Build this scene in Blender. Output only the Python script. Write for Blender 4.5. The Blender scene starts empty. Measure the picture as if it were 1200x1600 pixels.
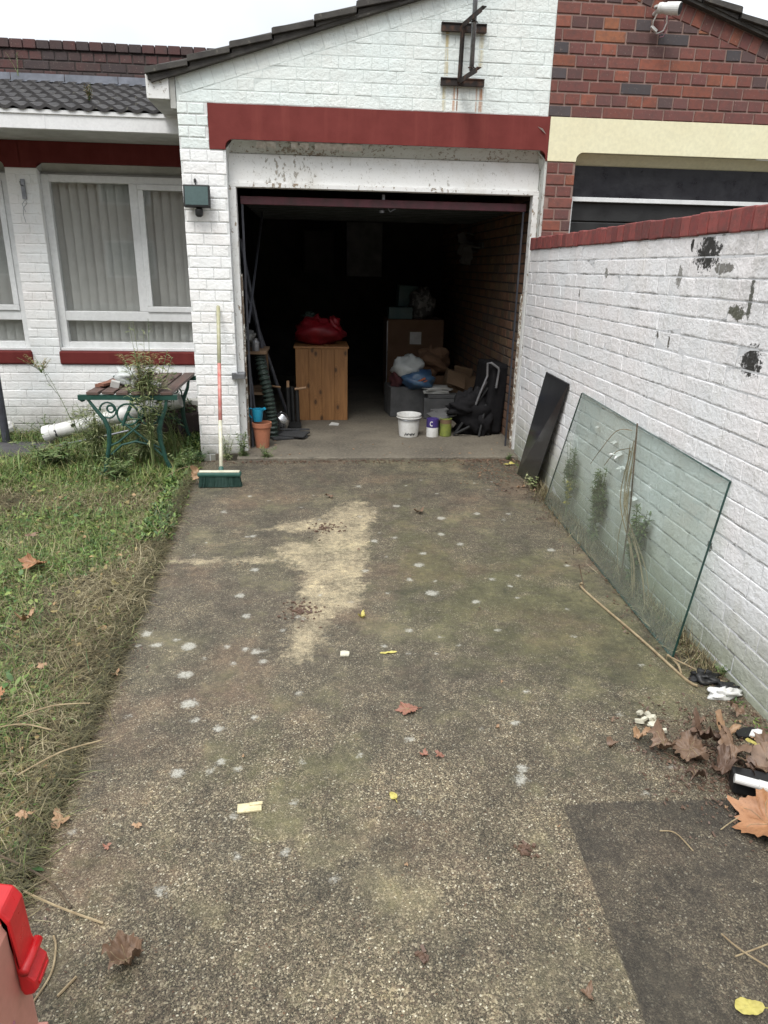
import bpy, math, random
import numpy as np
from mathutils import Vector, Matrix
R = math.radians
random.seed(7); rng = np.random.default_rng(7)
scene = bpy.context.scene
COL = scene.collection

# ------------------------------------------------------------------ materials
class NT:
    """small node-tree helper"""
    def __init__(s, name):
        s.m = bpy.data.materials.new(name); s.m.use_nodes = True
        s.t = s.m.node_tree; s.t.nodes.clear()
        s.out = s.n('ShaderNodeOutputMaterial'); s.tc = s.n('ShaderNodeTexCoord')
        s.co = s.tc.outputs['Object']
    def n(s, typ, **kw):
        nd = s.t.nodes.new(typ)
        for k, v in kw.items():
            if k.startswith('i_'):
                nd.inputs[k[2:].replace('_', ' ')].default_value = v
            else: setattr(nd, k, v)
        return nd
    def l(s, a, b): s.t.links.new(a, b)
    def setin(s, sock, v):
        if isinstance(v, bpy.types.NodeSocket): s.l(v, sock)
        else:
            if sock.type == 'RGBA' and not isinstance(v, (int, float)): v = tuple(v)[:3] + (1,)
            sock.default_value = v
    def noise(s, scale, detail=5, rough=.55, co=None, dist=0, ch='Fac'):
        nd = s.n('ShaderNodeTexNoise'); nd.inputs['Scale'].default_value = scale
        nd.inputs['Detail'].default_value = detail; nd.inputs['Roughness'].default_value = rough
        nd.inputs['Distortion'].default_value = dist
        s.l(co or s.co, nd.inputs['Vector']); return nd.outputs[ch]
    def vor(s, scale, feat='F1', out='Color', co=None, rnd=1):
        nd = s.n('ShaderNodeTexVoronoi', feature=feat); nd.inputs['Scale'].default_value = scale
        nd.inputs['Randomness'].default_value = rnd
        s.l(co or s.co, nd.inputs['Vector']); return nd.outputs[out]
    def ramp(s, f, stops, interp='LINEAR'):
        nd = s.n('ShaderNodeValToRGB'); cr = nd.color_ramp; cr.interpolation = interp
        while len(cr.elements) < len(stops): cr.elements.new(.5)
        for e, (p, c) in zip(cr.elements, stops):
            e.position = p
            e.color = (c, c, c, 1) if isinstance(c, (int, float)) else tuple(c) + (1,)
        s.l(f, nd.inputs[0]); return nd.outputs['Color']
    def mr(s, v, a, b, c=0., d=1.):
        nd = s.n('ShaderNodeMapRange'); s.setin(nd.inputs[0], v)
        for i, x in enumerate((a, b, c, d)): s.setin(nd.inputs[i + 1], x)
        return nd.outputs[0]
    def math(s, op, a, b=0., c=0.):
        nd = s.n('ShaderNodeMath', operation=op)
        s.setin(nd.inputs[0], a); s.setin(nd.inputs[1], b)
        if op in ('MULTIPLY_ADD',): s.setin(nd.inputs[2], c)
        return nd.outputs[0]
    def mix(s, f, a, b, mode='MIX'):
        nd = s.n('ShaderNodeMix', data_type='RGBA', blend_type=mode)
        s.setin(nd.inputs[0], f); s.setin(nd.inputs[6], a); s.setin(nd.inputs[7], b)
        return nd.outputs[2]
    def xyz(s, co=None):
        nd = s.n('ShaderNodeSeparateXYZ'); s.l(co or s.co, nd.inputs[0]); return nd.outputs
    def scaled(s, sc, co=None, loc=(0, 0, 0)):
        nd = s.n('ShaderNodeMapping'); nd.inputs['Scale'].default_value = sc
        nd.inputs['Location'].default_value = loc
        s.l(co or s.co, nd.inputs[0]); return nd.outputs[0]
    def island(s): return s.n('ShaderNodeNewGeometry').outputs['Random Per Island']
    def objrnd(s): return s.n('ShaderNodeObjectInfo').outputs['Random']
    def bump(s, h, dist=.005, strength=1., nrm=None):
        nd = s.n('ShaderNodeBump'); nd.inputs['Distance'].default_value = dist
        nd.inputs['Strength'].default_value = strength
        s.l(h, nd.inputs['Height'])
        if nrm: s.l(nrm, nd.inputs['Normal'])
        return nd.outputs[0]
    def blob(s, centre, rad, nz, amp=.35, soft=.12):
        """irregular elliptical stain mask round a point (object space)"""
        mp = s.n('ShaderNodeVectorMath', operation='SUBTRACT'); s.l(s.co, mp.inputs[0]); mp.inputs[1].default_value = centre
        dv = s.n('ShaderNodeVectorMath', operation='DIVIDE'); s.l(mp.outputs[0], dv.inputs[0]); dv.inputs[1].default_value = rad
        ln = s.n('ShaderNodeVectorMath', operation='LENGTH'); s.l(dv.outputs[0], ln.inputs[0])
        d = s.math('MULTIPLY_ADD', nz, amp * 4, ln.outputs['Value'])
        d = s.math('SUBTRACT', d, amp * 2)
        return s.mr(d, 1 - soft, 1 + soft, 1, 0)
    def done(s, color, rough=.7, metal=0., nrm=None, **kw):
        b = s.n('ShaderNodeBsdfPrincipled')
        s.setin(b.inputs['Base Color'], color); s.setin(b.inputs['Roughness'], rough)
        s.setin(b.inputs['Metallic'], metal)
        if nrm: s.l(nrm, b.inputs['Normal'])
        for k, v in kw.items(): s.setin(b.inputs[k.replace('_', ' ')], v)
        s.bsdf = b; s.l(b.outputs[0], s.out.inputs[0]); return s.m

def simple(name, c, c2=None, scale=12, rough=.6, metal=0., bump=.25, bscale=60, bdist=.002, lo=.35, hi=.65, **kw):
    t = NT(name); c2 = c2 or tuple(v * .6 for v in c)
    col = t.mix(t.mr(t.noise(scale), lo, hi), c, c2)
    fine = t.noise(bscale, 4)
    col = t.mix(t.mr(fine, .3, .75, 0, .3), col, tuple(v * .55 for v in c))
    return t.done(col, t.mr(t.noise(scale * 2), .3, .7, max(.05, rough - .12), min(1, rough + .12)), metal,
                  t.bump(fine, bdist, bump), **kw)

MAT = {}
def painted_white(name, tint=(.72, .745, .73), chips=(), streaks=(), warm=.35, mossy=0., low=(0, .25), chipthr=.70, relief=1., joints=False):
    """thick white masonry paint over brick, with grime, chips and green at the foot"""
    t = NT(name)
    n1 = t.noise(2.3, 6); n2 = t.noise(9, 6, .65); n3 = t.noise(45, 5, .6); n4 = t.noise(140, 3)
    x, y, z = t.xyz()
    c = t.mix(t.mr(n1, .38, .62), tint, (tint[0] * 1.03, tint[1] * .985, tint[2] * .97))
    c = t.mix(t.mr(n2, .52, .80, 0, warm), c, (.50, .47, .40))
    c = t.mix(t.mr(n3, .56, .72, 0, .30), c, (.42, .40, .36))
    # foot of the wall: green-brown splash
    zz = t.math('MULTIPLY_ADD', n2, .35, z); zz = t.math('SUBTRACT', zz, .17)
    foot = t.mr(zz, low[0], low[1], .85, 0)
    c = t.mix(foot, c, (.17, .17, .12))
    if mossy: c = t.mix(t.mr(t.math('MULTIPLY_ADD', n1, .8, t.math('MULTIPLY', z, -.9)), .0, .35, 0, mossy), c, (.36, .39, .28))
    # fine chips and hairline wear
    chip = t.mr(t.noise(26, 8, .75), chipthr, chipthr + .02)
    if joints:                                   # paint missed or washed out along some bed joints
        row = t.math('FRACT', t.math('DIVIDE', t.math('ADD', z, .12 + .003), .0765)); jl = t.mr(t.math('ABSOLUTE', t.math('SUBTRACT', row, .0)), .06, .15, 1, 0)
        jn = t.noise(5, 7, .8, co=t.scaled((1, 1, 2.2))); jm = t.math('MULTIPLY', jl, t.mr(jn, .50, .56)); c = t.mix(t.math('MULTIPLY', jm, .42), c, (.20, .19, .17)); chip = t.math('MAXIMUM', chip, t.math('MULTIPLY', jm, .4))
        ws = t.noise(3.2, 6, .7, co=t.scaled((2.2, 1, .5))); c = t.mix(t.mr(ws, .54, .72, 0, .30), c, (.50, .48, .38))
        ox = t.mr(t.math('MULTIPLY_ADD', t.noise(12, 6, .75), .6, t.math('MULTIPLY', x, .12)), .60, .72, 0, .45); c = t.mix(t.math('MULTIPLY', ox, t.mr(z, 1.1, 1.5)), c, (.30, .29, .27))
    c = t.mix(chip, c, (.13, .12, .105))
    nz = t.math('MULTIPLY_ADD', t.noise(70, 6, .75), .45, t.math('MULTIPLY', t.noise(16, 6, .7), .55))
    brk = t.noise(48, 7, .8, co=t.scaled((1, 1, .6)))
    chipm = chip
    for cen, rad, col in chips:
        m = t.math('MULTIPLY', t.blob(cen, tuple(v * 1.15 for v in rad), nz, 1.2, .05), t.mr(brk, .37, .43)); c = t.mix(m, c, col); chipm = t.math('MAXIMUM', chipm, m)
    sn = t.noise(70, 4, .6, co=t.scaled((1, 1, .06)))
    for x0, w, z0, z1, col in streaks:
        m = t.mr(t.math('ABSOLUTE', t.math('SUBTRACT', x, x0 - .35)), w * .4, w, 1, 0)
        m = t.math('MULTIPLY', m, t.mr(z, z0, z0 + .01)); m = t.math('MULTIPLY', m, t.mr(z, z1 - .004, z1, 1, 0))
        m = t.math('MULTIPLY', m, t.mr(sn, .3, .62, .25, 1)); c = t.mix(m, c, col)
    h = t.math('MULTIPLY_ADD', n3, .8, t.math('MULTIPLY', n2, 1.2)); h = t.math('MULTIPLY_ADD', n4, .25, h)
    h = t.math('MULTIPLY_ADD', chipm, -.5, h)
    return t.done(c, t.mr(n2, .3, .7, .5, .75), 0, t.bump(h, .006 * relief, .75))

RUST = (.42, .17, .05)
MAT['white_gable'] = painted_white('white_gable_paint', (.72, .785, .76), relief=1.6, warm=.15, low=(-3, -2.5), chipthr=.74, streaks=(
    (.90, .018, 2.66, 2.93, (.50, .42, .22)), (.893, .016, 2.45, 2.61, (.55, .50, .33)), (1.135, .02, 2.72, 2.93, (.52, .47, .30)),
    (.962, .012, 2.45, 2.61, RUST), (.985, .007, 2.45, 2.61, (.2, .08, .03)), (1.118, .008, 2.45, 2.61, RUST), (1.15, .018, 2.45, 2.61, RUST)))
MAT['white_pier'] = painted_white('white_pier_paint', (.83, .84, .83), relief=1.3, warm=.16, low=(.0, .22), chipthr=.73)
MAT['white_house'] = painted_white('white_house_paint', (.76, .775, .77), warm=.20, low=(-.1, .3), chipthr=.73)
BLK = (.035, .033, .03)
# object space of the garden wall: x along the wall from the garage, z up
MAT['white_garden'] = painted_white('white_garden_wall_paint', (.84, .84, .845), warm=.20, mossy=.6, low=(-.02, .34), chipthr=.672, relief=1.5, joints=True, chips=(
    ((2.60, 0, 1.500), (.075, .5, .05), BLK), ((2.39, 0, 1.405), (.018, .5, .035), (.30, .29, .27)), ((3.02, 0, 1.14), (.050, .5, .042), BLK),
    ((2.87, 0, 1.29), (.05, .5, .022), (.12, .12, .09)), ((2.95, 0, 1.33), (.014, .5, .05), (.12, .12, .10)), ((2.72, 0, 1.44), (.06, .5, .016), (.20, .19, .17)), ((2.26, 0, 1.155), (.010, .5, .024), (.14, .13, .11)),
    ((2.38, 0, 1.135), (.008, .5, .020), (.14, .13, .11)), ((1.55, 0, 1.42), (.014, .5, .025), (.30, .29, .26)), ((2.46, 0, 1.53), (.012, .5, .02), BLK),
    ((2.98, 0, .42), (.016, .5, .022), (.1, .1, .09)), ((1.15, 0, 1.30), (.009, .5, .022), (.2, .19, .17))))

def brick_mat(name, cols, dark=.25, bump=.6):
    t = NT(name); r = t.island()
    st = [(i / len(cols), c) for i, c in enumerate(cols)]
    c = t.ramp(r, st, 'CONSTANT')
    n = t.noise(30, 6, .65); n2 = t.noise(6, 5)
    c = t.mix(t.mr(n, .42, .72, 0, .55), c, (.075, .05, .045))
    c = t.mix(t.mr(n2, .45, .75, 0, dark), c, (.05, .04, .038))
    c = t.mix(t.mr(t.noise(90, 4), .64, .72, 0, .5), c, (.35, .27, .22))
    return t.done(c, .85, 0, t.bump(t.noise(120, 5, .7), .003, bump))
REDS = [(.27, .088, .055), (.23, .075, .048), (.185, .062, .047), (.15, .055, .045), (.20, .07, .055), (.10, .06, .058), (.17, .058, .045), (.075, .062, .065), (.24, .082, .048), (.165, .06, .052),
        (.14, .05, .042), (.062, .056, .06), (.20, .072, .055), (.15, .062, .055), (.29, .11, .055), (.17, .06, .05), (.115, .055, .05)]
MAT['red_brick'] = brick_mat('red_facing_brick', REDS)
MAT['old_brick'] = brick_mat('soot_dark_brick', [(.085, .034, .032), (.06, .036, .034), (.075, .038, .035), (.05, .036, .036), (.10, .042, .038)], .7)
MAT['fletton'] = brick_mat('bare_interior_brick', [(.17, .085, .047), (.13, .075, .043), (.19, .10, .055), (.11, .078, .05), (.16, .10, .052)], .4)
MAT['red_coping'] = brick_mat('red_painted_coping_brick', [(.26, .058, .05), (.23, .05, .045), (.20, .045, .04), (.28, .07, .06), (.17, .04, .036)], .25)
def joint_mat(name, base, dirt=.5, thr=.53):
    t = NT(name); n = t.noise(14, 7, .75, co=t.scaled((.6, 1, 1.6))); f = t.noise(60, 5, .7)
    c = t.mix(t.mr(n, thr, thr + .05, 0, dirt), base, (.10, .095, .085)); c = t.mix(t.mr(f, .5, .7, 0, .4), c, (.30, .29, .26))
    return t.done(c, .8, 0, t.bump(f, .004, .6))
MAT['white_joint'] = joint_mat('painted_joint', (.66, .67, .66), .35, .56)
MAT['gable_joint'] = joint_mat('painted_gable_joint', (.62, .67, .645), .3, .58)
MAT['garden_joint'] = joint_mat('painted_garden_joint', (.68, .68, .69), .7, .54)
MAT['mortar'] = simple('grey_mortar', (.30, .20, .17), (.22, .15, .125), 20, .9, bump=.5, bscale=150)
MAT['dark_mortar'] = simple('dark_mortar', (.06, .047, .042), (.045, .038, .035), 20, .9)

def red_paint(name, base, edge=(.46, .44, .40)):
    t = NT(name); n = t.noise(7, 6, .6); f = t.noise(60, 4)
    c = t.mix(t.mr(n, .35, .7), base, tuple(v * .82 for v in base))
    sn = t.noise(10, 4, .6, co=t.scaled((1, 1, .05)))
    c = t.mix(t.mr(sn, .52, .72, 0, .5), c, (base[0] * 1.35, base[1] * 1.7, base[2] * 1.6))
    c = t.mix(t.mr(t.noise(24, 8, .75), .69, .71), c, (.08, .04, .03))
    return t.done(c, t.mr(n, .3, .7, .6, .8), 0, t.bump(t.math('MULTIPLY_ADD', f, .4, n), .003, .5), Specular_IOR_Level=.25)
MAT['red_lintel'] = red_paint('oxblood_lintel_paint', (.165, .030, .025))
MAT['red_house'] = red_paint('oxblood_band_paint', (.13, .020, .018))
MAT['cream'] = simple('cream_lintel_paint', (.80, .76, .53), (.77, .72, .49), 3, .55, bump=.2, bscale=40)
MAT['black_panel'] = simple('black_gloss_board', (.012, .012, .016), (.02, .02, .024), 5, .35)
MAT['upvc'] = simple('white_upvc', (.76, .77, .77), (.66, .67, .66), 4, .32, bump=.03, bscale=30)
MAT['gutter_white'] = simple('white_fascia_board', (.80, .80, .80), (.72, .72, .71), 3, .4, bump=.08)

def flaking(name, base=(.72, .72, .70), under=(.33, .31, .27), thr=.60, stain=(.46, .42, .34)):
    t = NT(name); n = t.noise(5, 6, .6); g = t.noise(38, 7, .72, co=t.scaled((1, 1, .55))); reg = t.noise(2.2, 3)
    c = t.mix(t.mr(n, .5, .8, 0, .5), base, stain)
    m = t.mr(t.math('MULTIPLY_ADD', reg, .35, g), thr + .16, thr + .18)
    c = t.mix(m, c, under)
    c = t.mix(t.mr(t.noise(80, 5), .60, .7, 0, .35), c, (.28, .26, .22))
    return t.done(c, .6, 0, t.bump(t.math('MULTIPLY_ADD', m, -.7, g), .004, .7))
MAT['flaking_board'] = flaking('flaking_white_board', (.74, .74, .72), (.36, .33, .28), thr=.615)
MAT['flaking_frame'] = flaking('flaking_white_frame', (.73, .73, .71), (.27, .21, .15), .60)
MAT['peeling_jamb'] = flaking('peeling_jamb_paint', (.66, .64, .58), (.17, .12, .08), .47)
MAT['soffit_grey'] = flaking('dirty_soffit_paint', (.50, .51, .48), (.24, .19, .14), .57, (.35, .36, .30))
MAT['soffit_plain'] = simple('grey_soffit_board', (.46, .46, .43), (.33, .33, .30), 5, .7)
MAT['flake'] = simple('curled_paint_flake', (.62, .58, .53), (.45, .40, .35), 40, .6)

def tile_mat(name, a=(.06, .055, .052), b=(.10, .095, .085)):
    t = NT(name); n = t.noise(9, 7, .65)
    c = t.mix(t.mr(n, .35, .65), a, b)
    c = t.mix(t.mr(t.noise(22, 6, .7), .60, .68, 0, .6), c, (.21, .20, .16))
    c = t.mix(t.mr(t.noise(14, 6, .7), .68, .74, 0, .6), c, (.10, .11, .045))
    return t.done(c, .9, 0, t.bump(t.noise(130, 5, .7), .004, .6))
MAT['tile'] = tile_mat('weathered_roof_tile', (.04, .036, .034), (.075, .07, .062)); MAT['house_tile'] = tile_mat('dark_pantile', (.026, .024, .025), (.050, .047, .046))
MAT['lead'] = simple('lead_flashing', (.17, .18, .21), (.11, .12, .14), 8, .55, .3)
MAT['plum'] = simple('plum_door_edge', (.15, .045, .06), (.09, .045, .05), 14, .55)
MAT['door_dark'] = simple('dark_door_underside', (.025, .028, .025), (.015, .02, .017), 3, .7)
MAT['black_door'] = simple('black_garage_door', (.014, .014, .015), (.022, .022, .022), 4, .45)
MAT['inner_dark'] = simple('shade_toned_interior_wall', (.032, .028, .024), (.018, .016, .014), 3, .95)  # wall colour darkened to stand in for the unlit depth of the garage
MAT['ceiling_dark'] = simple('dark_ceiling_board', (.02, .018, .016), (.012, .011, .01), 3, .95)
MAT['steel'] = simple('galvanised_steel', (.33, .34, .36), (.22, .23, .25), 20, .45, .8)
MAT['rusty'] = simple('rusty_black_bracket', (.022, .016, .014), (.09, .045, .028), 22, .75, .2, lo=.5, hi=.62)
MAT['post_grey'] = simple('dull_grey_post', (.075, .08, .095), (.05, .05, .06), 20, .5, .3)
MAT['black_plastic'] = simple('black_plastic', (.012, .012, .012), (.02, .02, .02), 10, .5, Specular_IOR_Level=.35)
MAT['black_cloth'] = simple('black_fabric', (.008, .008, .009), (.014, .013, .014), 30, .9, bump=.6, bscale=220, Specular_IOR_Level=.15)
MAT['white_plastic'] = simple('white_plastic', (.72, .72, .70), (.58, .57, .53), 9, .35, bump=.05)
MAT['silver_plastic'] = simple('silver_trim', (.30, .30, .31), (.18, .18, .19), 20, .35, .5)

def glass_mat(name, tint=(1, 1, 1), dirt=.03, rough=.02, ior=1.5, dirtcol=(.5, .52, .48), grime_low=False):
    t = NT(name)
    tr = t.n('ShaderNodeBsdfTransparent'); tr.inputs[0].default_value = tuple(tint) + (1,)
    gl = t.n('ShaderNodeBsdfGlossy'); gl.inputs['Roughness'].default_value = rough; gl.inputs['Color'].default_value = (1, 1, 1, 1)
    fr = t.n('ShaderNodeFresnel'); geo = t.n('ShaderNodeNewGeometry'); t.l(t.mr(geo.outputs['Backfacing'], 0, 1, ior, 1 / ior), fr.inputs['IOR'])
    df = t.n('ShaderNodeBsdfDiffuse'); df.inputs[0].default_value = tuple(dirtcol) + (1,)
    m1 = t.n('ShaderNodeMixShader'); n = t.noise(3, 6, .7)
    f = t.mr(n, .35, .75, dirt * .3, dirt * 2)
    if grime_low:
        x, y, z = t.xyz(); f = t.math('ADD', f, t.mr(t.math('MULTIPLY_ADD', n, .25, z), .1, .42, .07, 0)); f = t.math('ADD', f, t.mr(t.noise(9, 7, .8, co=t.scaled((1, .5, 2))), .58, .72, 0, .12))
    t.l(f, m1.inputs[0]); t.l(tr.outputs[0], m1.inputs[1]); t.l(df.outputs[0], m1.inputs[2])
    m2 = t.n('ShaderNodeMixShader'); t.l(fr.outputs[0], m2.inputs[0]); t.l(m1.outputs[0], m2.inputs[1]); t.l(gl.outputs[0], m2.inputs[2])
    t.l(m2.outputs[0], t.out.inputs[0]); return t.m
MAT['window_glass'] = glass_mat('window_glass', (.95, .955, .95), .03)
MAT['green_glass'] = glass_mat('pale_green_glass', (.945, .978, .962), .045, .03, dirtcol=(.50, .56, .50), grime_low=True)
MAT['green_glass_edge'] = simple('dark_glass_edge', (.012, .035, .028), (.02, .06, .05), 30, .15)
def tinted():
    t = NT('grey_tinted_panel'); n = t.noise(4, 5)
    x, y, z = t.xyz()
    c = t.mix(t.mr(t.noise(14, 6, .7), .45, .7, 0, .5), (.028, .028, .03), (.045, .045, .045))
    c = t.mix(t.mr(z, .02, .22, .9, 0), c, (.03, .034, .022))
    return t.done(c, t.mr(n, .3, .7, .10, .22), 0)
MAT['tinted'] = tinted()
MAT['blind'] = simple('fabric_vertical_blind', (.60, .60, .58), (.54, .54, .52), 6, .85, bump=.3, bscale=120)
MAT['room_dark'] = simple('dim_room', (.16, .15, .14), (.12, .11, .10), 2, .9)

def wood_mat(name, a, b, knots=True, sc=(9, 9, .8), dark=(.05, .025, .012)):
    t = NT(name); co = t.scaled(sc)
    w = t.noise(3.5, 6, .6, co=co, dist=1.2); c = t.mix(t.mr(w, .35, .68), a, b)
    r = t.island(); c = t.mix(t.mr(r, 0, 1, 0, .35), c, tuple(v * .65 for v in a))
    if knots:
        xyz_ = t.xyz(); cb = t.n('ShaderNodeCombineXYZ'); t.l(t.math('MULTIPLY', t.math('ADD', xyz_[0], xyz_[1]), 2.6), cb.inputs[0]); t.l(t.math('MULTIPLY', xyz_[2], 1.5), cb.inputs[1])
        vn = t.n('ShaderNodeTexVoronoi', voronoi_dimensions='2D'); vn.inputs['Scale'].default_value = 2.6; t.l(cb.outputs[0], vn.inputs['Vector']); v = vn.outputs['Distance']
        c = t.mix(t.mr(t.math('MULTIPLY_ADD', w, .10, v), .10, .17, .92, 0), c, dark); ringn = t.mr(t.math('SINE', t.math('MULTIPLY', v, 60)), .2, 1, 0, .35); c = t.mix(t.math('MULTIPLY', ringn, t.mr(v, .15, .45, 1, 0)), c, tuple(x_ * .6 for x_ in b))
    return t.done(c, .55, 0, t.bump(w, .002, .35))
MAT['pine'] = wood_mat('varnished_pine', (.34, .165, .058), (.21, .092, .03))
MAT['slat'] = wood_mat('weathered_red_slat', (.125, .075, .062), (.085, .065, .055), False, (10, .8, 10))
MAT['green_iron'] = simple('dark_green_cast_iron', (.012, .055, .042), (.018, .075, .055), 25, .5, lo=.3, hi=.7)
MAT['terracotta'] = simple('terracotta', (.42, .16, .085), (.36, .15, .09), 8, .8, bump=.3)
MAT['blue_plastic'] = simple('sky_blue_plastic', (.02, .30, .46), (.02, .22, .38), 10, .35)
MAT['hose'] = simple('dark_green_hose', (.02, .035, .028), (.03, .045, .035), 30, .5)
MAT['cardboard'] = simple('brown_cardboard', (.14, .075, .038), (.10, .055, .03), 3, .85)
MAT['tan_card'] = simple('tan_cardboard', (.16, .10, .055), (.11, .068, .038), 5, .85)
MAT['paper'] = simple('off_white_paper', (.52, .52, .49), (.40, .39, .36), 10, .8)
MAT['grey_card'] = simple('grey_box_board', (.10, .10, .10), (.065, .065, .065), 6, .8)
MAT['teal_card'] = simple('teal_packet', (.03, .08, .078), (.07, .11, .11), 9, .6)
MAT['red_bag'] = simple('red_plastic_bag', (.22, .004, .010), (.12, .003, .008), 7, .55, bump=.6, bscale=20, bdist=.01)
MAT['white_bag'] = simple('white_carrier_bag', (.50, .52, .50), (.36, .38, .37), 8, .4, bump=.6, bscale=20, bdist=.01)
MAT['blue_bag'] = simple('blue_carrier_bag', (.025, .065, .15), (.07, .14, .22), 9, .4, bump=.6, bscale=20, bdist=.01)
MAT['orange_print'] = simple('orange_print', (.50, .13, .05))
MAT['pattern_bag'] = simple('marbled_grey_bag', (.20, .20, .19), (.04, .04, .04), 16, .6, lo=.45, hi=.52)
MAT['plum_cloth'] = simple('maroon_cloth', (.08, .02, .02), (.05, .015, .02), 9, .9)
MAT['purple'] = simple('purple_label', (.05, .03, .16), (.04, .03, .12), 9, .5)
MAT['lime'] = simple('lime_tin_label', (.22, .25, .05), (.12, .15, .04), 18, .5)
MAT['chrome'] = simple('dull_silver_foil', (.62, .62, .63), (.40, .40, .41), 12, .22, .95, bump=.3, bscale=14, bdist=.01)
MAT['rubber'] = simple('charcoal_rubber', (.04, .042, .045), (.03, .03, .03), 20, .8)
MAT['lamp_glass'] = simple('floodlight_glass', (.065, .105, .10), (.055, .09, .085), 4, .08, bump=.02)
MAT['cable_pink'] = simple('pinkish_cable', (.42, .17, .22), (.3, .2, .22), 20, .5)
MAT['pink_plastic'] = simple('dusty_pink_plastic', (.56, .26, .20), (.46, .20, .155), 5, .45, bump=.1, bscale=90)
MAT['red_plastic'] = simple('bright_red_plastic', (.60, .012, .016), (.42, .012, .014), 14, .38, bump=.25, bscale=40)
MAT['handle_olive'] = simple('olive_worn_handle', (.33, .32, .18), (.45, .43, .32), 30, .6)
MAT['handle_red'] = simple('faded_red_handle', (.45, .13, .11), (.55, .30, .25), 30, .6)
MAT['handle_cream'] = simple('cream_handle', (.62, .60, .48), (.50, .48, .36), 30, .5)
MAT['broom_green'] = simple('dark_green_broom_head', (.02, .08, .06), (.035, .10, .08), 25, .5)
MAT['bristle'] = simple('dark_green_bristles', (.008, .035, .026), (.02, .06, .045), 60, .7)
MAT['pale_wood'] = simple('pale_splintered_wood', (.62, .56, .35), (.48, .42, .25), 60, .8)
MAT['stone_chip'] = simple('cream_chip', (.60, .57, .45), (.45, .43, .34), 40, .8)
MAT['twig'] = simple('dry_pale_twig', (.34, .27, .16), (.22, .16, .09), 30, .85)
MAT['dark_twig'] = simple('dark_twig', (.10, .07, .04), (.06, .045, .03), 30, .85)

def leaf_mat(name, a, b, vein=None, rough=.55):
    t = NT(name); n = t.noise(28, 6, .65); r = t.objrnd()
    c = t.mix(t.mr(n, .35, .68), a, b); c = t.mix(t.mr(t.noise(120, 4), .58, .7, 0, .45), c, tuple(v * .35 for v in a))
    c = t.mix(t.mr(r, 0, 1, 0, .3), c, tuple(v * .6 for v in b))
    return t.done(c, rough, 0, t.bump(n, .004, .5))
MAT['leaf_orange'] = leaf_mat('orange_dead_leaf', (.36, .175, .08), (.24, .11, .05))
MAT['leaf_brown'] = leaf_mat('brown_dead_leaf', (.20, .125, .078), (.125, .078, .05))
MAT['leaf_dark'] = leaf_mat('dark_dead_leaf', (.14, .085, .055), (.085, .05, .035))
MAT['leaf_red'] = leaf_mat('reddish_dead_leaf', (.28, .125, .08), (.20, .09, .06))
MAT['leaf_yellow'] = leaf_mat('yellow_fallen_leaf', (.50, .44, .12), (.38, .32, .08))
MAT['leaf_tan'] = leaf_mat('tan_dead_leaf', (.38, .24, .135), (.26, .155, .085))

def foliage(name, stops, rough=.55):
    t = NT(name); r = t.island(); n = t.noise(4, 4)
    c = t.ramp(t.math('MULTIPLY_ADD', n, .7, t.math('MULTIPLY', r, .65)), stops)
    c = t.mix(t.mr(t.noise(50, 3), .4, .7, 0, .35), c, tuple(v * .5 for v in stops[0][1]))
    return t.done(c, rough, 0)
GREENS = [(.22, (.028, .065, .012)), (.40, (.06, .12, .022)), (.60, (.11, .185, .035)), (.80, (.19, .245, .06)), (.95, (.27, .24, .10))]
MAT['grass'] = foliage('grass_blades', GREENS)
MAT['cover'] = foliage('green_cover_leaves', [(.25, (.022, .055, .012)), (.5, (.05, .115, .022)), (.75, (.11, .19, .035)), (.95, (.20, .25, .06))])
MAT['straw'] = foliage('dry_straw', [(.2, (.035, .028, .013)), (.42, (.075, .058, .026)), (.62, (.125, .098, .045)), (.8, (.20, .165, .08)), (.97, (.36, .31, .19))], .8)
MAT['fringe'] = foliage('dark_matted_fringe', [(.2, (.02, .018, .008)), (.45, (.045, .04, .018)), (.7, (.08, .075, .03)), (.95, (.15, .13, .06))], .8)
MAT['weed_green'] = foliage('weed_leaves', [(.25, (.035, .075, .02)), (.5, (.075, .125, .035)), (.75, (.13, .18, .06)), (.95, (.20, .22, .10))])
MAT['weed_pale'] = foliage('pale_weed_leaves', [(.25, (.10, .14, .05)), (.5, (.17, .21, .08)), (.75, (.26, .29, .13)), (.95, (.34, .34, .18))])
MAT['weed_dark'] = foliage('dark_weed_leaves', [(.25, (.018, .04, .015)), (.5, (.035, .075, .02)), (.75, (.06, .11, .035)), (.95, (.10, .14, .05))])
MAT['weed_rust'] = foliage('rusty_weed_leaves', [(.25, (.12, .10, .03)), (.5, (.20, .15, .05)), (.75, (.28, .24, .09)), (.95, (.36, .22, .10))])
MAT['weed_yellow'] = foliage('yellow_weed_leaves', [(.25, (.30, .27, .03)), (.6, (.42, .38, .04)), (.95, (.5, .42, .06))])
MAT['purple_leaf'] = foliage('dark_purple_leaves', [(.25, (.02, .015, .02)), (.6, (.04, .03, .035)), (.95, (.06, .05, .04))])

def soil():
    t = NT('soil'); n = t.noise(3, 6, .6); f = t.noise(60, 6, .7)
    c = t.mix(t.mr(n, .35, .65), (.055, .042, .026), (.085, .07, .042)); c = t.mix(t.mr(t.noise(5, 5), .5, .65, 0, .6), c, (.05, .065, .025))
    c = t.mix(t.mr(f, .5, .75, 0, .6), c, (.16, .125, .08))
    return t.done(c, .95, 0, t.bump(f, .012, .9))
MAT['soil'] = soil()

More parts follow.
